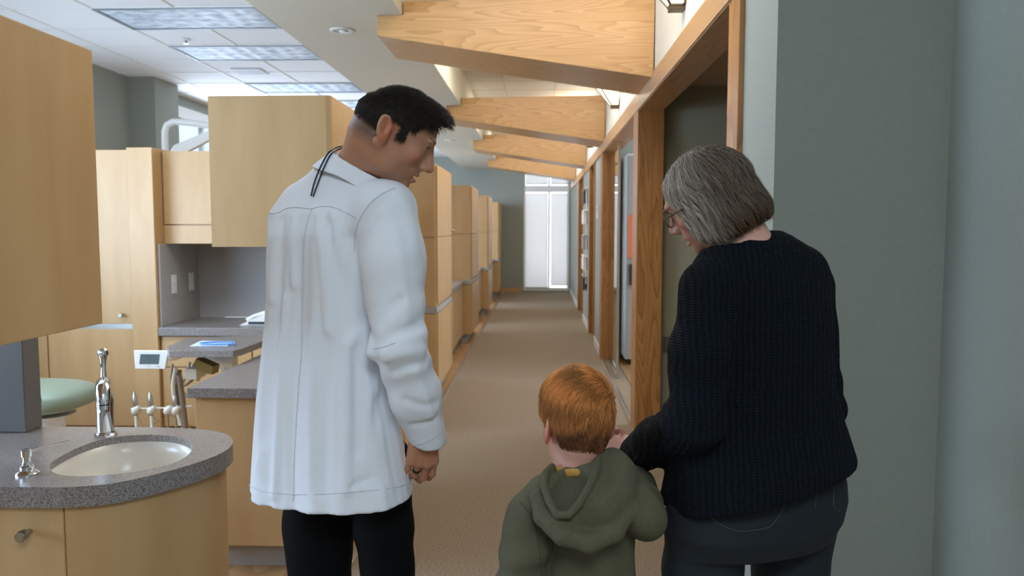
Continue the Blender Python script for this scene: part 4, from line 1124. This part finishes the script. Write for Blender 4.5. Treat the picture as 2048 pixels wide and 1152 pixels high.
v_ = coords(knit); wv = N(knit, 'ShaderNodeTexWave', i_Scale=26., i_Distortion=3.5, i_Detail=2.); wv.inputs['Detail Scale'].default_value = 1.2; L(knit, v_, wv.inputs['Vector'])
w2_ = N(knit, 'ShaderNodeTexWave', i_Scale=60., i_Distortion=2., bands_direction='Z'); L(knit, v_, w2_.inputs['Vector'])
mm_ = N(knit, 'ShaderNodeMath', operation='MULTIPLY_ADD', i_1=.45); L(knit, w2_.outputs[0], mm_.inputs[0]); L(knit, wv.outputs[0], mm_.inputs[2]); bump(knit, mm_.outputs[0], .9, .006)
L(knit, ramp(knit, mm_.outputs[0], [(.3, (.0012, .0026, .005)), (1., (.0035, .008, .015))]), knit.node_tree.nodes['Principled BSDF'].inputs['Base Color'])
wHL = vat(1405, 1010, 1.70); wHR = vat(1590, 1010, 1.80)
wKL = A(wHL[0], 1.74, .47); wKR = A(wHR[0]-.012, 1.84, .47); wAL = A(wHL[0]+.01, 1.70, .09); wAR = A(wHR[0]-.05, 1.80, .09)
wPel = (wHL+wHR)/2+A(0, 0, .05)
jst = mkst([(900, 1375, 1670), (960, 1352, 1699), (1000, 1332, 1702), (1040, 1323, 1692), (1080, 1334, 1664)], WY, WPSI, .60)
def jeans(P):
    d = loft(P, jst, 2.3)
    bk = A(math.sin(-WPSI)*-1*-1, -math.cos(WPSI), 0)*.05
    e1 = chain(P, [wHL+A(.012, .0, -.05), wHL+A(.004, .01, -.15), wKL, wAL], [.088, .084, .070, .062], .02)
    e2 = chain(P, [wHR+A(.006, -.0, -.01), wHR+A(-.008, 0, -.15), wKR, wAR], [.092, .082, .070, .062], .02)
    e = np.minimum(e1, e2)-.002*np.cos(P[:, 2]*55+P[:, 0]*30)*np.clip((.7-P[:, 2])*3, 0, 1)
    return np.maximum(smin(d, e, .012), .035-P[:, 2])
denim = noisy('dark_denim', (.005, .009, .014), (.009, .015, .021), 700, .85, 2, bst=.1)
def w_body(P):
    t = chain(P, [wPel, vat(1520, 760, WY), vat(1520, 600, WY), wn0-A(0, 0, .08)], [.085, .08, .08, .05], .04)
    t = smin(t, chain(P, [wn0-A(0, 0, .10), wSL, wEL, wWL], [.06, .042, .034, .025], .02), .03)
    t = smin(t, chain(P, [wn0-A(0, 0, .10), wSR, wER, wWR], [.06, .042, .034, .025], .02), .03)
    for h_, k_, a_ in ((wHL, wKL, wAL), (wHR, wKR, wAR)): t = smin(t, chain(P, [h_, k_, a_, a_+A(0, .1, -.05)], [.07, .045, .034, .03], .02), .03)
    return t
parts = []
v, f_ = surfnet(w_head, *bbox([Ow, wn0], .18), .0022); cc_ = head_colour(v, Ow, Rw, ws, skin_w, .96, lip=(.50, .20, .18), brow=(.25, .2, .17), browk=.6, **HW); parts.append((v, f_, cc_))
v, f_ = surfnet(w_body, *bbox([wAL, wAR, wn0, wWL, wER, wEL, wWR], .13), .011); parts.append((v, f_, skincol(v, skin_w)))
wd = unit(A(-.70, .55, .02))
w_hand = hand_prims(wWL+wd*.004, wd, A(-.55, -.75, .35), 1, [(.75, .9, .6), (.8, .95, .6), (.85, .95, .6), (.9, .9, .6)], .90, (.30, .25, .2), .03)
w_handR = hand_prims(wWR, unit(A(-.8, .3, -.2)), A(0, -.3, .9), 1, [(.5, .6, .4)]*4, .92)
for pr, fore in ((w_hand, wEL), (w_handR, wER)):
    w0 = pr[0][0]; fn = lambda P: smin(prims_sdf(P, pr), cap(P, w0, w0+unit(fore-w0)*.07, .021, .024), .012)
    v, f_ = surfnet(fn, *bbox([p[0] for p in pr]+[p[1] for p in pr]+[w0+unit(fore-w0)*.07], .025), .0022); parts.append((v, f_, skincol(v, np.array(skin_w)*A(1.0, .95, .95))))
wom = mesh_np('person', parts, skinm); props(wom, 'grey haired woman in a dark navy knit sweater and jeans, leaning down to the left', 'person')
V, Fc = surfnet(sweater, *bbox([whA, whC, wWL, wEL, wSR, wWR, wn0], .14), .0055); sw_ = mesh_np('sweater', [(V, Fc, None)], knit, wom, False)
v, f_ = surfnet(jeans, *bbox([wAL, wAR, whA, whC], .16), .006); jn = mesh_np('jeans', [(v, f_, None)], denim, wom, False)
stm = mat('denim_stitch', (.05, .06, .06), .8)
for px_ in ([(1421, 1012), (1419, 1035), (1445, 1052), (1477, 1064), (1512, 1060), (1543, 1055), (1565, 1020), (1578, 985)], [(1637, 955), (1634, 985), (1630, 1015)], [(1664, 948), (1667, 970), (1667, 1000), (1667, 1018), (1680, 1022)]):
    seam('pocket_stitch', jeans, px_, stm, jn, .0010)
shoes(wom, [(wAL, -.3), (wAR, -.2)], mat('brown_leather', (.08, .045, .03), .5))
# bobbed hair
def w_hair(P):
    q = hq(P, Ow, Rw, ws, .96, **HW); x, y, z = q[:, 0], q[:, 1], q[:, 2]
    q2 = q.copy(); q2[:, 2] = np.where(z < .01, .01+(z-.01)*.22, z)
    fl = 1+.05*np.clip(-z/.1, 0, 1)
    tw = q[:, 1]*0; d = ell(q2, (0, -.008, .034), (.092, .104, .098))-.010*np.exp(-((z+.06)/.035)**2)*np.clip((-y)/.06, 0, 1)
    d = d-.0018*np.sin(np.arctan2(x, y)*26+z*50)-.0015*np.sin(np.arctan2(x, y)*57-z*40)
    d = d+.006*np.clip((-y+.01)/.08, 0, 1)*np.clip((z-.02)/.06, 0, 1)
    fr = np.interp(z, [-.10, -.03, .02, .06, .10], [.060, .066, .074, .086, .100])
    bot = -.096+np.clip(y, 0, .1)*.42
    d = smax(d, y-fr, .010); d = smax(d, bot-z, .022)
    inner = ell(q, (0, .055, -.035), (.060, .085, .085)); d = smax(d, -inner, .006)
    inn2 = ell(q, (0, -.0, -.10), (.060, .070, .05)); d = smax(d, -inn2, .006)
    return d*ws*.84
v, f_ = surfnet(w_hair, *bbox([Ow], .19), .0032)
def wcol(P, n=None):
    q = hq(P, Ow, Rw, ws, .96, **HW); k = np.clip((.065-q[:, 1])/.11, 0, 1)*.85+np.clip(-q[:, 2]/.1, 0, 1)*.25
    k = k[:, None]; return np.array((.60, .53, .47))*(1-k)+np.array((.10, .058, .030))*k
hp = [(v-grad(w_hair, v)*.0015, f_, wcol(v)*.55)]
def wdir(P):
    q = hq(P, Ow, Rw, ws, .96, **HW); top = np.clip((q[:, 2]-.05)/.06, 0, 1)[:, None]
    sg = np.sign(q[:, :1]+.012)
    loc = np.concatenate([sg*top*1.2, -.30+.0*top-.35*np.sin(q[:, 2:]*34+q[:, 1:2]*25), -1+0*top], 1)
    return loc@Rw.T
g_ = grad(w_hair, v); ok = np.where(((hq(v, Ow, Rw, ws, .96, **HW)[:, 2] > -.085)))[0]
for cnt, wd_, lft, L0 in ((9000, .00075, .0026, .055), (2500, .0005, .006, .08)):
    ids = RNG.choice(ok, cnt); P0_ = v[ids]; lf = RNG.uniform(.1, 1, cnt)*lft
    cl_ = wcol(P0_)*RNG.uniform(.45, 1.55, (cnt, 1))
    ln = L0*RNG.uniform(.5, 1.1, cnt); zz = hq(P0_, Ow, Rw, ws, .96, **HW)[:, 2]; ln = np.minimum(ln, (zz+.105)*1.15+.004)
    hp.append(strands(w_hair, P0_, wdir, ln, 7, lambda k, n: lf*(.3+.7*k/7), wd_, cl_, .16))
mesh_np('hair', hp, hairm, wom)
# glasses
gm_ = mat('tortoiseshell_frame', (.10, .055, .03), .25)
gl = thing('eyeglasses', 'tortoiseshell eyeglasses worn by the grey haired woman', 'eyeglasses', tuple(Ow))
def G(x, y, z): return tuple(Rw@(A(x*.96, y*.95, z)*ws))
s = MB()
for sg in (-1, 1):
    ring = [G(sg*.033+.024*math.cos(t)*1.05, .106-.10*abs(.024*math.cos(t)*sg+.0)*.6, .002+.019*math.sin(t)) for t in [2*math.pi*k/28 for k in range(29)]]
    s.tube(ring, .0016, 8, False)
s.tube([G(-.009, .107, .006), G(0, .110, .009), G(.009, .107, .006)], .0016, 8); s.build('frame', gm_, gl, True)
for sg in (-1, 1):
    s = MB(); s.tube([G(sg*.058, .103, .006), G(sg*.070, .095, .008), G(sg*.078, .04, .010), G(sg*.080, -.005, .008), G(sg*.078, -.02, -.012)], .0018, 8); s.build('temple_arm', gm_, gl, True)
    s = MB(); s.lathe([(.0225, -.0006), (.0225, .0006)], o=G(sg*.033, .1045, .002), n=24, axis=Rw@A(0, 1, 0)); s.build('lens', glassm, gl)
# ================= boy in the green hoodie =================
skin_b = (.62, .33, .25)
Ob = vat(1153, 858, 1.72); Rb = frame_of((-.32, .94, -.03), (.03, .0, 1)); bs = .97; HB_ = dict(sx=.93, sy=.97, sz=1.0)
bn0 = vat(1152, 950, 1.70)
def b_head(P):
    d = head_sdf(P, Ob, Rb, bs, .93, 1, True, .004, True, .97, 1.0, -.012)
    return smin(smin(d, chain(P, [bn0-A(0, 0, .05), bn0, Ob+Rb@A(0, -.03, -.04)], [.055, .040, .040], .02), .022), ell(P, bn0-A(0, 0, .06), (.08, .05, .035)), .03)
bSL = vat(1062, 1030, 1.68); bEL = vat(1040, 1160, 1.66); bWL = vat(1050, 1290, 1.76)
bSR = vat(1236, 990, 1.69); bER = vat(1290, 1034, 1.64); bWR = vat(1262, 925, 1.955)
BY = 1.70
bst = mkst([(940, 1118, 1205, .8), (960, 1098, 1232, .75), (985, 1080, 1250, .7), (1020, 1078, 1262, .66), (1060, 1083, 1268, .66), (1100, 1086, 1270, .68), (1160, 1084, 1274, .7), (1230, 1080, 1280, .7), (1300, 1078, 1284, .7)], BY, .1, .66)
def b_fold(th, z, u, v): return .003*np.cos(4*th+z*22)+.003*np.cos(7*th-z*15+1)
pH = lambda x, y, Y: vat(x, y, Y)
hoodc = pH(1182, 1008, 1.625)
rimp = [pH(*p) for p in [(1196, 914, 1.665), (1193, 940, 1.635), (1180, 970, 1.605), (1160, 1005, 1.578), (1138, 1030, 1.565), (1115, 1030, 1.565), (1098, 1003, 1.585), (1088, 972, 1.615), (1090, 948, 1.645), (1104, 934, 1.675)]]
rpl = unit(np.cross(rimp[4]-rimp[0], rimp[9]-rimp[0])); rpl = rpl*np.sign(rpl[2])
def hoodie(P):
    d = loft(P, bst, 2.3, b_fold)
    d = smin(d, sleeve(P, [bSL, bSL+(bEL-bSL)*.5, bEL, bWL], [.054, .050, .046, .038], .004), .008)
    a = sleeve(P, [bSR, bSR+(bER-bSR)*.55+A(.0, 0, .008), bER, bER+(bWR-bER)*.5, bWR], [.054, .048, .040, .034, .030], .003)
    w = P-bER; ax_ = unit(bWR-bER); t = w@ax_; a = a-.0045*np.clip(t/.05, 0, 1)*np.sin(t*230+(w@A(1, 0, 0))*40)
    d = smin(d, a, .02)
    d = smin(d, cap(P, pH(1090, 985, 1.68), pH(1235, 965, 1.70), .040, .046), .03)
    # hood hanging down the back
    R_ = frame_of((0, 1, 0), (.25, -.05, 1))
    hd = ell(P, hoodc+A(.0, .010, .010), (.090, .062, .082), R_)
    hd = smin(hd, ell(P, pH(1228, 945, 1.66), (.050, .045, .050)), .03)
    hd = smin(hd, cap(P, pH(1080, 985, 1.645), pH(1110, 1045, 1.59), .022, .028), .03)
    hd = smax(hd, (P-rimp[0])@rpl, .006)
    hd = hd-.0045*np.sin(((P-hoodc)@A(.55, 0, -.85))*55)-.002*np.sin(((P-hoodc)@A(.9, 0, .5))*80)
    d = smin(d, hd, .010)
    fp = [pH(1070, 995, 1.625), pH(1082, 1035, 1.60), pH(1125, 1072, 1.575), pH(1180, 1086, 1.57), pH(1230, 1066, 1.58), pH(1268, 1015, 1.61)]
    d = smin(d, chain(P, fp, [.010, .015, .019, .021, .018, .012], .008), .012)
    cav = ell(P, pH(1140, 965, 1.60), (.044, .055, .060), frame_of((0, .9, -.3), (.25, .3, 1)))
    cav = smin(cav, ell(P, pH(1125, 1005, 1.56), (.020, .03, .024)), .02)
    d = smax(d, -cav, .008)
    rim_ = None
    for a0, b0 in zip(rimp, rimp[1:]):
        e = cap(P, a0, b0, .0085, .0085); rim_ = e if rim_ is None else np.minimum(rim_, e)
    d = smin(d, rim_, .008)
    nk = chain(P, [bn0-A(0, 0, .05), bn0+(Ob-bn0)*.8], [.044, .052], .01)
    d = smax(d, -nk, .004)
    return np.maximum(d, pH(1200, 1290, BY)[2]-P[:, 2]) if False else np.where(P[:, 2] < .42, np.maximum(d, np.where(np.abs(P[:, 0]-bst[0][1]) < .16, .42-P[:, 2], -9)), d)
olivem = noisy('green_fleece', (.080, .074, .042), (.105, .098, .058), 500, .95, 3, bst=.25)
bH = [A(bst[0][1]-.055, 1.71, .46), A(bst[0][1]+.055, 1.69, .46)]
def b_body(P):
    t = chain(P, [A(bst[0][1], 1.70, .48), vat(1175, 1060, 1.71), bn0-A(0, 0, .06)], [.07, .05, .035], .03)
    t = smin(t, chain(P, [bn0-A(0, 0, .07), bSL, bEL, bWL], [.04, .032, .027, .020], .02), .02)
    t = smin(t, chain(P, [bn0-A(0, 0, .07), bSR, bER, bWR], [.04, .032, .027, .020], .02), .02)
    for h_ in bH: t = smin(t, chain(P, [h_, A(h_[0], 1.70, .26), A(h_[0], 1.68, .06), A(h_[0], 1.74, .03)], [.055, .036, .026, .022], .02), .02)
    return t
parts = []
v, f_ = surfnet(b_head, *bbox([Ob, bn0], .16), .0024); parts.append((v, f_, head_colour(v, Ob, Rb, bs, skin_b, .93, .97, 1.0, brow=(.4, .2, .1))))
v, f_ = surfnet(b_body, *bbox([bH[0], bn0, bEL, bWR, bWL, A(bst[0][1], 1.7, .03)], .11), .010); v[:, 2] = np.maximum(v[:, 2], .004); parts.append((v, f_, skincol(v, skin_b)))
bhd = [hand_prims(bWR, unit(A(-.35, .55, .75)), A(.6, .6, -.3), 1, [(.5, .6, .4)]*4, .66), hand_prims(bWL, A(0, .25, -1), A(-1, 0, 0), -1, [(.35, .4, .3)]*4, .66)]
for pr, fore in zip(bhd, (bER, bEL)):
    w0 = pr[0][0]; fn = lambda P: smin(prims_sdf(P, pr), cap(P, w0, w0+unit(fore-w0)*.05, .017, .020), .01)
    v, f_ = surfnet(fn, *bbox([p[0] for p in pr]+[p[1] for p in pr]+[w0+unit(fore-w0)*.05], .02), .0022); parts.append((v, f_, skincol(v, skin_b)))
boy = mesh_np('person', parts, skinm); props(boy, 'small red haired boy in an olive green hoodie, seen from behind', 'person')
V, Fc = surfnet(hoodie, *bbox([bWL, bEL, bSR, bER, bWR, A(bst[0][1], 1.7, .42), bn0], .12), .0040); hdi = mesh_np('hoodie', [(V, Fc, None)], olivem, boy, False)
def tee(P):
    t = P-(bn0+A(0, 0, .020)); r = np.hypot(t[:, 0], t[:, 1]); return np.hypot(r-.046, (t[:, 2]-t[:, 0]*.10)*.6)-.0055
v, f_ = surfnet(tee, *bbox([bn0], .065), .003); mesh_np('shirt_collar', [(v, f_, None)], mat('mustard_cotton', (.50, .27, .06), .9), boy, False)
def b_tr(P):
    d = ell(P, A(bst[0][1], 1.70, .48), (.12, .09, .10))
    for h_ in bH: d = smin(d, chain(P, [h_, A(h_[0], 1.70, .26), A(h_[0], 1.68, .07)], [.072, .056, .050], .02), .012)
    return np.maximum(d, .03-P[:, 2])
v, f_ = surfnet(b_tr, *bbox([A(bst[0][1], 1.7, .05), A(bst[0][1], 1.7, .5)], .17), .006); mesh_np('trousers', [(v, f_, None)], mat('grey_denim', (.05, .055, .065), .9), boy, False)
shoes(boy, [(A(bH[0][0], 1.68, .06), .1), (A(bH[1][0], 1.68, .06), .2)], mat('blue_canvas', (.06, .09, .16), .8), .68)
seam('shoulder_seam', hoodie, [(1040, 1005), (1058, 1025), (1072, 1060), (1080, 1100), (1082, 1150)], mat('green_seam', (.06, .06, .036), .9), hdi, .0012)
# hair
wh = np.array([.050, -.060, .088])
def b_hair(P):
    q = hq(P, Ob, Rb, bs, .93, .97, 1.0); z = q[:, 2]; y = q[:, 1]
    an = np.arctan2(q[:, 0]-wh[0], z-wh[2]+.0); th = .0011*np.sin(an*9+q[:, 1]*60)*np.clip((z-.03)/.03, 0, 1)+.003+.009*np.clip((z-.01)/.08, 0, 1)+.003*np.exp(-((q[:, 0]-.03)**2+(y+.07)**2)/.0006)
    return head_sdf(P, Ob, Rb, bs, .93, 1, False, .004, False, .97, 1.0)-th
v, f_ = surfnet(b_hair, *bbox([Ob], .16), .0028); q = hq(v, Ob, Rb, bs, .93, .97, 1.0)
keep = ((q[:, 1] < .020) & (q[:, 2] > -.054+.42*np.clip(np.abs(q[:, 0])-.018, 0, 1)) & ~((q[:, 1] > -.035) & (q[:, 2] < .018) & (np.abs(q[:, 0]) > .05)) ) | (q[:, 2] > .045)
keep &= ~((q[:, 1] > .075) & (q[:, 2] < .075))
f2 = f_[keep[f_].all(1)]; v3 = v-grad(b_hair, v)*.0010
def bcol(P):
    z = hq(P, Ob, Rb, bs, .93, .97, 1.0)[:, 2]; k = np.clip((z-.0)/.07, 0, 1)[:, None]; return np.array((.20, .078, .034))*(1-k)+np.array((.62, .25, .070))*k  # darker low down: cropped hair, with some shade put into the colour
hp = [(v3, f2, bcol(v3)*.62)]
wh = np.array([.050, -.060, .088])           # whorl at the crown
def bdir(P):
    q = hq(P, Ob, Rb, bs, .93, .97, 1.0); r = q-wh; r2 = np.cross(np.array([.2, -.7, .7]), r); dn = np.clip((.03-q[:, 2:])/.06, 0, 1)
    loc = (r/(np.linalg.norm(r, axis=1, keepdims=True)+.01)+.5*r2/(np.linalg.norm(r2, axis=1, keepdims=True)+.01))*(1-dn)+dn*A(0, 0, -1); return loc@Rb.T
ok = np.where(keep)[0]; ids = RNG.choice(ok, 12000); P0_ = v3[ids]; zz = hq(P0_, Ob, Rb, bs, .93, .97, 1.0)[:, 2]
q_ = hq(P0_, Ob, Rb, bs, .93, .97, 1.0)-wh; an_ = np.arctan2(q_[:, 0], q_[:, 2]-q_[:, 1]*.5); clump = (1+.38*np.sin(an_*13+np.linalg.norm(q_, axis=1)*70))[:, None]
tp = np.clip((zz-.0)/.06, 0, 1); lf = RNG.uniform(.2, 1, 12000)*(.001+.0075*tp)
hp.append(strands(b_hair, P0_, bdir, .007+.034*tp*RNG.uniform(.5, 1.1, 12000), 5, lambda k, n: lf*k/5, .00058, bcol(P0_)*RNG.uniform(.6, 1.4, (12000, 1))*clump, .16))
mesh_np('hair', hp, hairm, boy)
